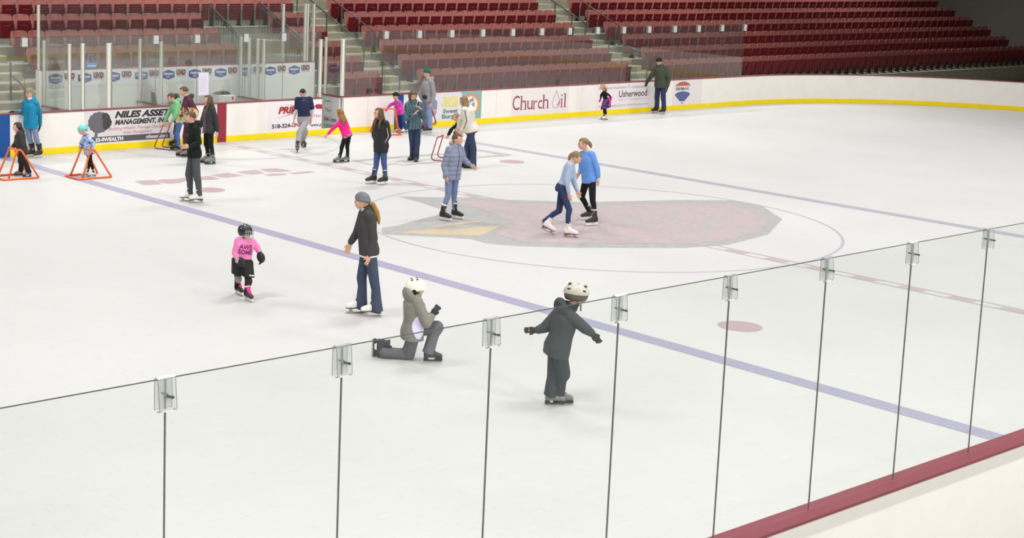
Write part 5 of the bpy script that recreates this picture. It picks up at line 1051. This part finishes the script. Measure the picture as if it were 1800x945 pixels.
def x_teal(c):
    zipline(c, mat('zip_teal', (10, 96, 128), .5)); 
    q = c['hd'] + (c['U'] * .045 + c['F'] * .44) * c['hh']
    for s in (-1, 1): MB().tube([q + (c['Sd'] * (s * .17 + .1 * math.cos(a)) + c['U'] * .075 * math.sin(a)) * c['hh'] for a in np.linspace(0, 6.28, 13)[:-1]], .012 * c['hh'], 5, True).build('glasses_rim', m_black, c['body'])
    MB().loft([(c['neck'] + c['spn'] * .0 + c['fwd'] * .045, c['rts'] * .05, c['fwd'] * .05), (c['neck'] + c['spn'] * .075 + c['fwd'] * .03, c['rts'] * .058, c['fwd'] * .055)], 16).build('scarf', mat('scarf_white', (226, 218, 226), .8), c['root'])
person('teal', 'woman in bright teal jacket and jeans holding the boards at the left', dict(mat=cloth('teal_jacket', (14, 134, 174), rough=.5, spec=.3), t=.022, hem=.12, hood=True), dict(mat=jean_l, cuff=.052), dict(darkskate, kind='tall', wide=1.25), dict(mat=H_grey, style='curls', fringe=.25), None, dict(mat=m_black), x_teal)
def x_scarf(c): MB().loft([(c['neck'] - c['spn'] * .01 + c['fwd'] * .02, c['rts'] * .06, c['fwd'] * .065), (c['neck'] + c['spn'] * .05 + c['fwd'] * .02, c['rts'] * .058, c['fwd'] * .06)], 16).build('scarf', mat('scarf_pink', (206, 120, 160), .8), c['root'])
person('blackkid', 'child in black snow suit and pink scarf behind leftmost orange skating aid', dict(mat=cloth('black_snow', (50, 54, 52), rough=.55, spec=.3), t=.05, hem=.10, hood=True), dict(mat=cloth('black_snow2', (40, 43, 42), rough=.55), t=.03, cuff=.085, knee=.085), rental, dict(mat=H_dark, style='long', len=.33, w=.06), None, None, x_scarf)
camo = ramp_mat('camo_blue', [(0, (62, 84, 160)), (.42, (110, 150, 200)), (.5, (196, 212, 232)), (.6, (88, 112, 190)), (.68, (150, 190, 214))], 'NOISE', 11, .6, .3, 1, 1.5)
tealhat = cloth('teal_fleece', (128, 202, 196))
person('bluekid', 'small child in blue patterned jacket and mint hat with orange skating aid', dict(mat=camo, t=.04, hem=.14, flare=.02), dict(mat=legg, cuff=.05), fig, dict(mat=H_brown, style='short'), dict(kind='earflap', mat=tealhat))
def x_green(c):
    q = c['pel'] + c['sp'] * .02
    w = c['rts']; MB().loft([(q - c['spn'] * .03, w * .165, c['fwd'] * .125), (q + c['spn'] * .05, w * .165, c['fwd'] * .125)], 22).build('belt_bag', m_black, c['root'], True)
person('green', 'person in light green hooded top and jeans pushing red tube skating aid', dict(name='hoodie', mat=cloth('green_hoodie', (132, 196, 142)), t=.022, hem=.05, hood=True), dict(mat=jean_b, cuff=.075, knee=.07, drop=.02), dict(rental, boot=m_black), dict(mat=H_brown, style='short'), None, None, x_green)
flame = ramp_mat('flame_print', [(0, (92, 56, 70)), (.47, (206, 124, 66)), (.52, (232, 200, 110)), (.57, (226, 222, 218)), (.64, (104, 64, 78))], 'NOISE', 7, .85, .15, 2, 1.2)
person('flame', 'tall boy in maroon hooded top with flame print behind the black-hooded teenager', dict(name='hoodie', mat=flame, t=.03, hem=.12, hood=True), dict(mat=maroonp, cuff=.075, knee=.075, t=.02), rental, dict(mat=H_brown, style='short', puff=1.14))
def band_mask(m, rgb, z0, z1):
    nt = m.node_tree; b = nt.nodes['Principled BSDF']; src = b.inputs['Base Color'].links[0].from_socket
    tc = nt.nodes.new('ShaderNodeTexCoord'); sx = nt.nodes.new('ShaderNodeSeparateXYZ'); nt.links.new(tc.outputs['Object'], sx.inputs[0])
    a = nt.nodes.new('ShaderNodeMath'); a.operation = 'SUBTRACT'; a.inputs[1].default_value = (z0 + z1) / 2; nt.links.new(sx.outputs['Z'], a.inputs[0])
    d = nt.nodes.new('ShaderNodeMath'); d.operation = 'ABSOLUTE'; nt.links.new(a.outputs[0], d.inputs[0])
    g = nt.nodes.new('ShaderNodeMath'); g.operation = 'LESS_THAN'; g.inputs[1].default_value = (z1 - z0) / 2; nt.links.new(d.outputs[0], g.inputs[0])
    mx = nt.nodes.new('ShaderNodeMix'); mx.data_type = 'RGBA'; mx.inputs['A'].default_value = (*lin(rgb), 1); nt.links.new(g.outputs[0], mx.inputs['Factor']); nt.links.new(src, mx.inputs['B']); nt.links.new(mx.outputs['Result'], b.inputs['Base Color'])
band_mask(flame, (88, 56, 72), .86, 1.22)
def x_bh(c): chest_text(c, mat('print_rust', (112, 60, 42), .8), 'III II', .62, .05, .2)
person('blackhood', 'teenager in black hooded top and grey trousers with clasped hands, white skates', dict(name='hoodie', mat=cloth('black_hoodie', (32, 38, 34)), t=.028, hem=.10, hood=True), dict(mat=greyp, cuff=.058, knee=.07, t=.02), fig, dict(mat=H_brown, style='short', puff=1.12, fringe=.22), None, None, x_bh)
plaid_r = plaid_mat('plaid_shirt', (88, 68, 84), (128, 116, 134), (62, 46, 62), 6)
def x_plaid(c):
    # open jacket: a strip of shirt down the front
    vs = []; fs = []
    for i, q in enumerate(np.linspace(-.2, .9, 14)):
        for j, u in enumerate((-.075, -.025, .025, .075)):
            o = c['pel'] + c['sp'] * q + c['fwd'] * .6 + c['rts'] * u * (1.0 if q < .75 else .6)
            p = surf(c['bvh'], o, -c['fwd'], .006); vs.append(p if p is not None else o - c['fwd'] * .46)
    fs = [(i * 4 + j, i * 4 + j + 1, i * 4 + j + 5, i * 4 + j + 4) for i in range(13) for j in range(3)]
    MB().add(vs, fs).build('shirt_front', plaid_r, c['jac'], True)
person('plaid', 'long-haired girl in dark open jacket over plaid shirt, beside red stripe', dict(mat=cloth('dark_jacket', (58, 60, 60)), t=.026, hem=.10, collar=True), dict(mat=legg, cuff=.046, knee=.056), rental, dict(mat=H_brown, style='long', len=.43, locks=(-1,)), None, None, x_plaid)
def x_navy(c):
    p = [surf(c['bvh'], c['pel'] + c['sp'] * q + c['fwd'] * .6 + c['rts'] * u, -c['fwd'], .003) for q, u in ((.99, -.07), (.86, 0), (.99, .07))]
    if all(v is not None for v in p): MB().add([p[0], p[1], p[2]], [(0, 1, 2)]).build('shirt_collar', MATS['undershirt_grey'], c['jac'])
ug = cloth('undershirt_grey', (196, 196, 204))
person('navy', 'man in navy short-sleeved shirt over grey sleeves looking down at his skates', dict(name='shirt', mat=cloth('navy_shirt', (46, 52, 78)), t=.02, hem=.05, sleeve=.42, under=ug), dict(mat=cloth('grey_sweats', (158, 156, 156)), cuff=.065, knee=.075, t=.02), dict(rental, boot=mat('boot_blackgrey', (74, 74, 74), .5)), dict(mat=H_black, style='short'), None, None, x_navy)
def x_pink(c):
    MB().loft([(c['pel'] + c['sp'] * -.12, c['rts'] * .155, c['fwd'] * .12), (c['pel'] + c['sp'] * .0, c['rts'] * .15, c['fwd'] * .118)], 24).build('patterned_hem', ramp_mat('floral', [(0, (60, 40, 60)), (.5, (230, 190, 200)), (.56, (226, 60, 140))], 'NOISE', 30), c['root'], True)
person('pinkgirl', 'red-haired girl in hot pink top seen from behind, left arm out', dict(name='hoodie', mat=cloth('hot_pink', (240, 42, 142)), t=.018, hem=.04, hood=True), dict(mat=legg, cuff=.05), rental, dict(mat=H_red, style='long', len=.46, w=.10), None, None, x_pink)
def x_jg(c):
    e, w = c['P']['armL'][1], c['P']['armL'][2]; a = c['P']['armL'][0]
    stripe_on(c, m_white, [a + (e - a) * t for t in np.linspace(.35, 1, 6)] + [e + (w - e) * t for t in np.linspace(.1, .8, 5)], .006, 'white_piping', nrm(VIEW))
person('jeansgirl', 'long-haired girl in black jacket with hands in pockets, blue jeans, black skates', dict(mat=cloth('black_jacket', (40, 38, 40), rough=.55, spec=.3), t=.03, hem=.16, collar=True), dict(mat=jean_b, cuff=.05, knee=.06), hockey, dict(mat=H_brown, style='long', len=.46, w=.095, locks=(1, -1)), None, None, x_jg)
person('magentakid', 'child in magenta jacket and black hat leaning on orange skating aid by boards', dict(mat=cloth('magenta_fleece', (208, 74, 178)), t=.024, hem=.06), dict(mat=cloth('blue_snow', (36, 70, 128)), t=.02, cuff=.075, knee=.08), fig, dict(mat=H_dark, style='short'), dict(kind='beanie', mat=blackw), dict(mat=cloth('glove_pink', (226, 40, 150))))
def x_phone(c):
    w, d, n, t, s = c['hands']['L']; p = w + d * .12 + UP * .06
    o = empty('phone', tuple(p), 0, 'white mobile phone held by the woman in the teal plaid coat', 'phone')
    MB().box(p, (.075, .012, .15), np.array(Matrix.Rotation(.5, 3, 'Y'))).build('casing', m_white, o, bevel=.003); MB().box(p + V3(.02, -.0, 0) * 0 - c['fwd'] * -.008, (.062, .003, .12), np.array(Matrix.Rotation(.5, 3, 'Y'))).build('screen', m_black, o)
person('tealplaid', 'short-haired woman in teal plaid coat and dark jeans looking at a phone', dict(mat=plaid_mat('teal_plaid', (66, 92, 104), (120, 150, 156), (36, 52, 62), 13), t=.035, hem=.12, hood=True), dict(mat=jean_d, cuff=.075, knee=.07, drop=.04), shoe, dict(mat=H_brown, style='bob', fringe=.3), None, None, x_phone)
def x_pack(c):
    q = c['pel'] + c['sp'] * .14 + c['fwd'] * .15 - c['rts'] * .10
    MB().loft([(q - c['fwd'] * .035, c['rts'] * .085, UP * .06), (q + c['fwd'] * .035, c['rts'] * .075, UP * .052)], 20, e=4).build('waist_pack', m_black, c['root'], bevel=.01)
person('greyman', 'man in grey hooded top and dark green hat standing against far boards', dict(name='hoodie', mat=cloth('grey_hoodie', (148, 148, 150)), t=.035, hem=.06, hood=True), dict(mat=jean_l, cuff=.075, knee=.075, t=.02), darkskate, dict(mat=H_dark, style='short'), dict(kind='beanie', mat=cloth('green_wool', (26, 104, 78))), None, x_pack)
def x_cream(c):
    a, e, w = c['P']['armL'][0], c['P']['armL'][1], c['P']['armL'][2]
    stripe_on(c, mat('stripe_grey', (128, 122, 130), .85), [a + (e - a) * t for t in np.linspace(0, 1, 7)] + [e + (w - e) * t for t in np.linspace(.1, .9, 6)], .016, 'sleeve_stripe', nrm(VIEW))
person('cream', 'woman in cream sweater with long wavy hair bending over a small child', dict(name='sweater', mat=cloth('cream_knit', (222, 214, 202), bump=.5), t=.04, hem=.05, flare=.05, hemband=cloth('taupe_shirt', (140, 120, 124))), dict(mat=jean_d, cuff=.095, knee=.078, drop=.07, t=.018), dict(shoe, boot=m_black), dict(mat=H_sand, style='long', len=.46, w=.10), None, None, x_cream)
person('vestkid', 'small fair-haired child in pale grey vest with black sleeves holding red skating aid', dict(mat=cloth('black_sleeve', (32, 32, 34)), t=.012, hem=.05), dict(mat=cloth('child_dark', (52, 54, 66)), t=.015, cuff=.06), rental, dict(mat=H_sand, style='long', len=.25), None, None,
       lambda c: MB().loft([(c['pel'] + c['sp'] * q, c['rts'] * w * .62, c['fwd'] * d * .66) for q, w, d in ((-.08, .19, .15), (.2, .185, .145), (.5, .18, .145), (.8, .165, .14), (.95, .12, .10))], 24, e=2.4).build('vest', cloth('vest_grey', (198, 190, 202)), c['root'], True))
puff = cloth('puffer_blue', (132, 138, 162), rough=.5, spec=.3)
def quilt(m, n=36):
    nt = m.node_tree; b = nt.nodes['Principled BSDF']; tc = nt.nodes.new('ShaderNodeTexCoord'); w = nt.nodes.new('ShaderNodeTexWave'); w.bands_direction = 'Z'; w.wave_profile = 'SIN'; w.inputs['Scale'].default_value = 3.6; w.inputs['Distortion'].default_value = .6
    nt.links.new(tc.outputs['Object'], w.inputs['Vector']); bp = nt.nodes.new('ShaderNodeBump'); bp.inputs['Strength'].default_value = .5; bp.inputs['Distance'].default_value = .02
    pw = nt.nodes.new('ShaderNodeMath'); pw.operation = 'POWER'; pw.inputs[1].default_value = .45; nt.links.new(w.outputs['Fac'], pw.inputs[0])
    nt.links.new(pw.outputs[0], bp.inputs['Height']); nt.links.new(bp.outputs['Normal'], b.inputs['Normal'])
quilt(puff)
def x_puff(c):
    zipline(c, mat('zip_dark', (58, 62, 92), .5))
    MB().ell(c['neck'] - c['fwd'] * .08 + c['spn'] * .06, c['rts'] * .10, c['fwd'] * .05, c['spn'] * .06).build('fur_trim', cloth('fur_trim', (176, 166, 156), bump=1), c['jac'], True)
person('puffer', 'girl in grey-blue quilted jacket with hair in a bun, one hand out', dict(mat=puff, t=.035, hem=.12, collar=True), dict(mat=cloth('denim_skinny', (118, 136, 172)), cuff=.044, knee=.056), dict(hockey, cuff=m_white), dict(mat=H_brown, style='bun', low=-.2), None, None, x_puff)
person('lightblue', 'girl in pale blue sweater looking down, pushing off on white figure skates', dict(name='sweater', mat=cloth('pale_blue_knit', (164, 182, 206)), t=.012, hem=.08, slim=.95), dict(mat=cloth('denim_ink', (52, 62, 94)), cuff=.046, knee=.056), figb, dict(mat=H_sand, style='pony', len=.15, up=.12, out=.6))
person('blue', 'girl in bright blue top and black leggings beside the pale blue girl', dict(name='sweater', mat=cloth('sky_blue_fleece', (108, 154, 224)), t=.024, hem=.10), dict(mat=legg, cuff=.046, knee=.058), hockey, dict(mat=H_sand, style='pony', len=.13, up=.14, out=.55), None, None,
       lambda c: MB().cone(c['hands']['L'][0] - c['hands']['L'][1] * .012, .033, c['hands']['L'][0] + c['hands']['L'][1] * .012, .033).build('wristband', m_white, c['root'], True))
def x_skirt(c):
    p = c['pel']; s = [(p + UP * .05, c['rts'] * .115, c['fwd'] * .10), (p - UP * .08, c['rts'] * .15, c['fwd'] * .14), (p - UP * .24, c['rts'] * .15, c['fwd'] * .17)]
    MB().loft(s, 20, cap=False).build('skirt', ramp_mat('skirt_print', [(0, (46, 44, 88)), (.5, (70, 62, 120)), (.56, (214, 80, 160)), (.64, (52, 48, 92))], 'NOISE', 14, .8, .2, 2, 1), c['root'], True)
    MB().loft([(p + UP * .07 - c['fwd'] * .08, c['rts'] * .12, c['fwd'] * .05), (p - UP * .08 - c['fwd'] * .11, c['rts'] * .11, c['fwd'] * .05), (p - UP * .2 - c['fwd'] * .12, c['rts'] * .06, c['fwd'] * .03)], 16).build('tied_jacket', cloth('tied_pink', (232, 50, 160)), c['root'], True)
person('skirtkid', 'small blond child in black top and patterned skirt skating near far boards', dict(name='shirt', mat=blackc, t=.012, hem=.02), dict(mat=legg, cuff=.05), fig, dict(mat=H_blond, style='long', len=.28), None, dict(mat=MATS['glove_pink']), x_skirt)
person('olive', 'man in olive jacket and black knit hat beside the boards at far right', dict(mat=cloth('olive_jacket', (74, 80, 66)), t=.045, hem=.12, collar=True), dict(mat=jean_n, cuff=.075, knee=.075, t=.02), dict(rental, boot=m_black, holder=mat('holder_silver', (200, 200, 198), .4)), dict(mat=H_grey, style='short'), dict(kind='beanie', mat=blackw), dict(mat=blackw))
def x_ps(c):
    m = mat('print_purple', (122, 30, 100), .8); chest_text(c, m, 'AWE', .62, .065, .19, 'upper_lettering', bold=.003); chest_text(c, m, 'SOME', .40, .065, .21, 'lower_lettering', bold=.003)
    p = c['pel']; mb = MB()
    for k in 'RL':
        h, kn = c['P']['hip' + k], c['P']['knee' + k]; mb.loft([(h + UP * .05, c['rts'] * .10, c['fwd'] * .11), (h + (kn - h) * .5, c['rts'] * .098, c['fwd'] * .112), (h + (kn - h) * .8, c['rts'] * .098, c['fwd'] * .112)], 18, e=2.6)
    mb.loft([(p + UP * .07, c['rts'] * .13, c['fwd'] * .105), (p - UP * .05, c['rts'] * .165, c['fwd'] * .12)], 20, e=2.6)
    o = build_fused(mb, .007, 'hockey_shorts', cloth('shorts_black', (42, 44, 42), rough=.6), c['root'], 3)[0]
    q = MB(); h, kn = c['P']['hipL'], c['P']['kneeL']; put_text(q, 'BAUER', h + (kn - h) * .66 + c['fwd'] * .125 - c['rts'] * .005, -c['rts'], UP, c['fwd'], .018, .075, bold=.002); q.build('white_lettering', m_white, o)
    for k in 'RL':
        kn = c['P']['knee' + k]; MB().ell(kn + c['fwd'] * .035 - UP * .02, c['rts'] * .055, c['fwd'] * .045, UP * .075).build('knee_pad', cloth('pad_' + k, (150, 148, 146) if k == 'R' else (52, 54, 54)), c['root'], True)
    w, d, n, t, s = c['hands']['R']; MB().box(w - d * .02 + c['fwd'] * .055, (.05, .05, .07)).build('wrist_label', mat('label_grey', (170, 170, 168), .6), c['root'], bevel=.008)
person('pinkshirt', 'small child in pink lettered shirt, black caged helmet and padded gloves', dict(name='shirt', mat=cloth('pink_jersey', (240, 136, 190)), t=.03, hem=.0), dict(mat=legg, cuff=.065, knee=.07, t=.012), dict(kind='hockey', size=1.14, boot=mat('boot_black2', (50, 50, 50), .5), lace=mat('lace_pink', (236, 40, 140), .6), tongue=MATS['lace_pink'], cuff=m_white, holder=m_white), dict(mat=H_dark, style='long', len=.16, w=.07), dict(kind='cage', mat=mat('helmet_black', (42, 42, 42), .3, .5), vent=mat('helmet_mark', (200, 200, 200), .4)), dict(mat=mat('glove_black', (36, 36, 38), .6), mitten=True), x_ps)
def x_woman(c):
    zipline(c, mat('zip_purple', (92, 44, 96), .5), r=.008)
    w, d, n, t, s = c['hands']['L']; MB().cone(w - d * .004, .031, w + d * .012, .031).build('wristband', mat('band_magenta', (120, 40, 70), .5), c['root'], True)
    MB().loft([(c['neck'] + c['fwd'] * .03 - c['spn'] * .01, c['rts'] * .06, c['fwd'] * .05), (c['neck'] + c['spn'] * .045 + c['fwd'] * .02, c['rts'] * .062, c['fwd'] * .06)], 16).build('scarf', mat('scarf_pale', (190, 196, 214), .8), c['root'], True)
person('woman', 'woman in charcoal fleece jacket and grey knit hat on white figure skates', dict(mat=cloth('charcoal_fleece', (72, 71, 70)), t=.026, hem=.07, collar=True, hemband=m_white), dict(mat=cloth('denim_woman', (70, 79, 98)), cuff=.085, knee=.066, drop=.075, t=.014), fig, dict(mat=mat('hair_gold', (164, 124, 66), .6, .3, noise=.3, nscale=30, bump=.6, bscale=60, stretch=(1, 1, .15)), style='pony', len=.30, up=-.06, out=1.15), dict(kind='beanie', mat=cloth('grey_wool', (118, 120, 124))), None, x_woman)
def x_kneel(c):
    vs = []; n, m = 8, 12   # pale panel on the flank
    for i in range(m + 1):
        for j in range(n + 1):
            t = i / m; q = -.12 + .72 * t; w = .085 * math.sin(math.pi * min(1, max(0, t * .9 + .08))) + .004
            o = c['pel'] + c['sp'] * q + c['rts'] * .6 + c['fwd'] * (.035 + w * (2 * j / n - 1)); p = surf(c['bvh'], o, -c['rts'], .006); lim = c['rts'] @ (c['pel'] + c['sp'] * q) + .235 * c['S']
            if p is None: p = o - c['rts'] * .45
            if c['rts'] @ p > lim: p = p + c['rts'] * (lim - c['rts'] @ p)
            vs.append(p)
    MB().add(vs, [(i * (n + 1) + j, i * (n + 1) + j + 1, (i + 1) * (n + 1) + j + 1, (i + 1) * (n + 1) + j) for i in range(m) for j in range(n)]).build('side_panel', cloth('panel_lilac', (216, 212, 236)), c['jac'], True)
    MB().tube([c['hd'] + (-c['U'] * .50 + c['F'] * (-.1 + .36 * math.cos(a)) + c['Sd'] * .38 * math.sin(a)) * c['hh'] for a in np.linspace(1.2, 5.1, 14)], .016, 8).build('fleece_collar', cloth('collar_pale', (214, 208, 204)), c['jac'], True)
person('kneel', 'child in grey snow jacket and white helmet kneeling on one knee', dict(mat=cloth('grey_snow', (132, 131, 122), rough=.6), t=.045, hem=.12, hood='big', flare=.02), dict(mat=cloth('grey_snowtrousers', (104, 102, 108), rough=.6), t=.03, cuff=.09, knee=.09), dict(rental, boot=mat('boot_dark', (58, 58, 64), .5)), dict(mat=H_black, style='bob'), dict(kind='helmet', mat=mat('helmet_cream', (240, 234, 214), .35, .5)), dict(mat=mat('glove_navy', (46, 48, 60), .6)), x_kneel)
def x_dark(c):
    for s in (-.03, .05): zipline(c, mat('seam_grey', (92, 96, 100), .6), 'back_seam', -.1, .9, .004, s)
    MB().tube([c['hd'] + (-c['U'] * .42 + c['F'] * .28) * c['hh'], c['hd'] + (-c['U'] * .7 + c['F'] * .3) * c['hh'] + V3(0, 0, -.02)], .008, 6).build('hood_cord', m_black, c['jac'])
    MB().loft([(c['neck'] + c['fwd'] * .02 + c['spn'] * .0, c['rts'] * .09, c['fwd'] * .10), (c['neck'] + c['fwd'] * .03 + c['spn'] * .08, c['rts'] * .085, c['fwd'] * .1)], 18).build('neck_warmer', mat('warmer_dark', (40, 42, 48), .8), c['jac'], True)
person('darkkid', 'child in dark grey jacket and silver bicycle helmet, arms outstretched behind glass', dict(mat=cloth('dark_snow', (66, 70, 72), rough=.6), t=.045, hem=.14, flare=.02, hood='big'), dict(mat=cloth('dark_snowtrousers', (60, 64, 70), rough=.6), t=.035, cuff=.09, knee=.09), rental, dict(mat=H_brown, style='short'), dict(kind='bike', mat=mat('helmet_silver', (196, 190, 178), .3, .5), low=mat('helmet_dark', (92, 90, 82), .4)), dict(mat=mat('glove_black2', (40, 42, 44), .6)), x_dark)

# ---------------------------------------------------------------- skating aids
m_or = mat('aid_orange', (236, 106, 40), .4, .4); m_rd = mat('aid_red', (150, 52, 54), .4, .4); m_tan = mat('aid_grip', (206, 160, 84), .6)
def rounded(pts, r=.05, n=4):
    P = [V3(p) for p in pts]; out = [P[0]]
    for i in range(1, len(P) - 1):
        a = P[i] + nrm(P[i - 1] - P[i]) * min(r, np.linalg.norm(P[i - 1] - P[i]) * .45); b = P[i] + nrm(P[i + 1] - P[i]) * min(r, np.linalg.norm(P[i + 1] - P[i]) * .45)
        for t in np.linspace(0, 1, n): out.append((1 - t) ** 2 * a + 2 * t * (1 - t) * P[i] + t * t * b)
    return out + [P[-1]]
def aid_orange(org, axis, label, L=.80, W=.64, Hh=.63):
    """axis points the way the child skates; org is the middle of the front bar"""
    f = nrm(V3(axis[0], axis[1], 0)); s = V3(f[1], -f[0], 0); g = empty('skating_aid', tuple(org), 0, label, 'skating aid', 'orange skating aids')
    W_ = lambda x, y, z: V3(org[0], org[1], 0) + f * x + s * y + UP * z
    r = .021
    MB().tube(rounded([W_(-L, -W / 2, r), W_(0, -W / 2, r), W_(0, W / 2, r), W_(-L, W / 2, r)], .06), r).build('base', m_or, g, True)
    for k in (-1, 1):
        y = k * W / 2
        MB().tube(rounded([W_(-L, y, r), W_(-L * .56, y * .62, Hh), W_(-L * .44, y * .62, Hh), W_(-.12, y * .62 + k * .08, r)], .05), r).build('side_frame', m_or, g, True)
    MB().cone(W_(-L * .42, -W * .31, Hh), r, W_(-L * .42, W * .31, Hh), r).build('handle', m_or, g, True)
    return g
aid_orange((-6.22, 9.52, 0), (-1, .02), 'orange tube skating aid used by the child in blue patterned jacket')
aid_orange((-7.62, 10.2, 0), (-1, .05), 'leftmost orange tube skating aid, in front of the child in black')
aid_orange((4.97, 12.16, 0), (-.51, -.86), 'orange tube skating aid near far boards used by the child in magenta', L=.8, W=.74, Hh=.70)
def aid_red(org, axis, label, L=.62, W=.4, Hh=.8, z0=0, grip=None, hb=.42):
    f = nrm(V3(axis[0], axis[1], 0)); s = V3(f[1], -f[0], 0); g = empty('skating_aid', (org[0], org[1], z0), 0, label, 'skating aid', 'red skating aids')
    W_ = lambda x, y, z: V3(org[0], org[1], z0) + f * x + s * y + UP * z
    r = .014
    for k in (-1, 1): MB().tube(rounded([W_(-L * hb, k * W / 2, Hh), W_(0, k * W / 2, r), W_(-L, k * W / 2, r)], .12, 6), r).build('side_tube', m_rd, g, True)
    MB().cone(W_(-L * hb, -W / 2, Hh), r * 1.15, W_(-L * hb, W / 2, Hh), r * 1.15).build('handle', grip or m_rd, g, True)
    MB().cone(W_(-L, -W / 2, r), r, W_(-L, W / 2, r), r).build('rear_bar', m_rd, g, True)
aid_red((-2.03, 12.84, 0), (-.45, .9), 'red tube skating aid with tan grip pushed by the person in green', L=.68, W=.36, Hh=.64, grip=m_tan)
aid_red((2.98, 8.05, 0), (-.55, .83), 'red tube skating aid held by small child in grey vest', L=.75, W=.6, Hh=.57, hb=.2)
aid_red((6.66, 12.06, 0), (.78, -.62), 'red tube skating aid carried at the side of the man in grey', L=.5, W=.36, Hh=.55, z0=.22)

# ---------------------------------------------------------------- lamps, world, camera
def lamp(x, y, z, sx, sy, w, spread=150, col=(1, .99, .975), tilt=0):
    l = bpy.data.lights.new('area_lamp', 'AREA'); l.shape = 'RECTANGLE'; l.size = sx; l.size_y = sy; l.energy = w; l.color = col; l.spread = math.radians(spread)
    o = bpy.data.objects.new('area_lamp', l); COL.objects.link(o); o.location = (x, y, z); o.rotation_euler = (math.radians(tilt), 0, 0)
for x in (-24, -14, -5, 4, 13, 22): 
    for y, k in ((-10, .9), (-1.5, .85), (8, 1.2)): lamp(x, y, 11.5, 3.2, 1.6, LAMP_W * k, 130)
for x in (-8, 3, 14, 25, 36): lamp(x, 18.0, 11.5, 4, .6, STAND_W, 120)  # unseen row added above the stands to light seat backs, not pans
for x in (-24, -8, 8): lamp(x, -19, 11.5, 4, .6, STAND_W, 120)
for x in (-34, -24, -14, -4, 8, 20): lamp(x, -27, 10.5, 4, 1.2, FILL_W, 110, tilt=62)   # unseen fill lamps added behind the camera to brighten upright surfaces
w = bpy.data.worlds.new('world'); SC.world = w; w.use_nodes = True; w.node_tree.nodes['Background'].inputs['Color'].default_value = (.05, .05, .05, 1)
cam = bpy.data.cameras.new('camera'); co = bpy.data.objects.new('camera', cam); COL.objects.link(co); SC.camera = co
cam.sensor_width = 36; cam.lens = 2654.0 / 1800 * 36; cam.shift_x = 300 / 1800; cam.shift_y = -160 / 1800; cam.clip_end = 300
M_ = Matrix.Rotation(math.radians(-38.42929702), 4, 'Z') @ Matrix.Rotation(math.radians(81.25417646), 4, 'X') @ Matrix.Rotation(math.radians(1.52698993), 4, 'Z')
co.matrix_world = Matrix.Translation((-21.75438494, -19.48141121, 5.14941024)) @ M_
SC.view_settings.view_transform = 'Standard'; SC.view_settings.look = 'None'; SC.view_settings.exposure = EXPO; SC.view_settings.gamma = 1; SC.view_settings.use_curve_mapping = False
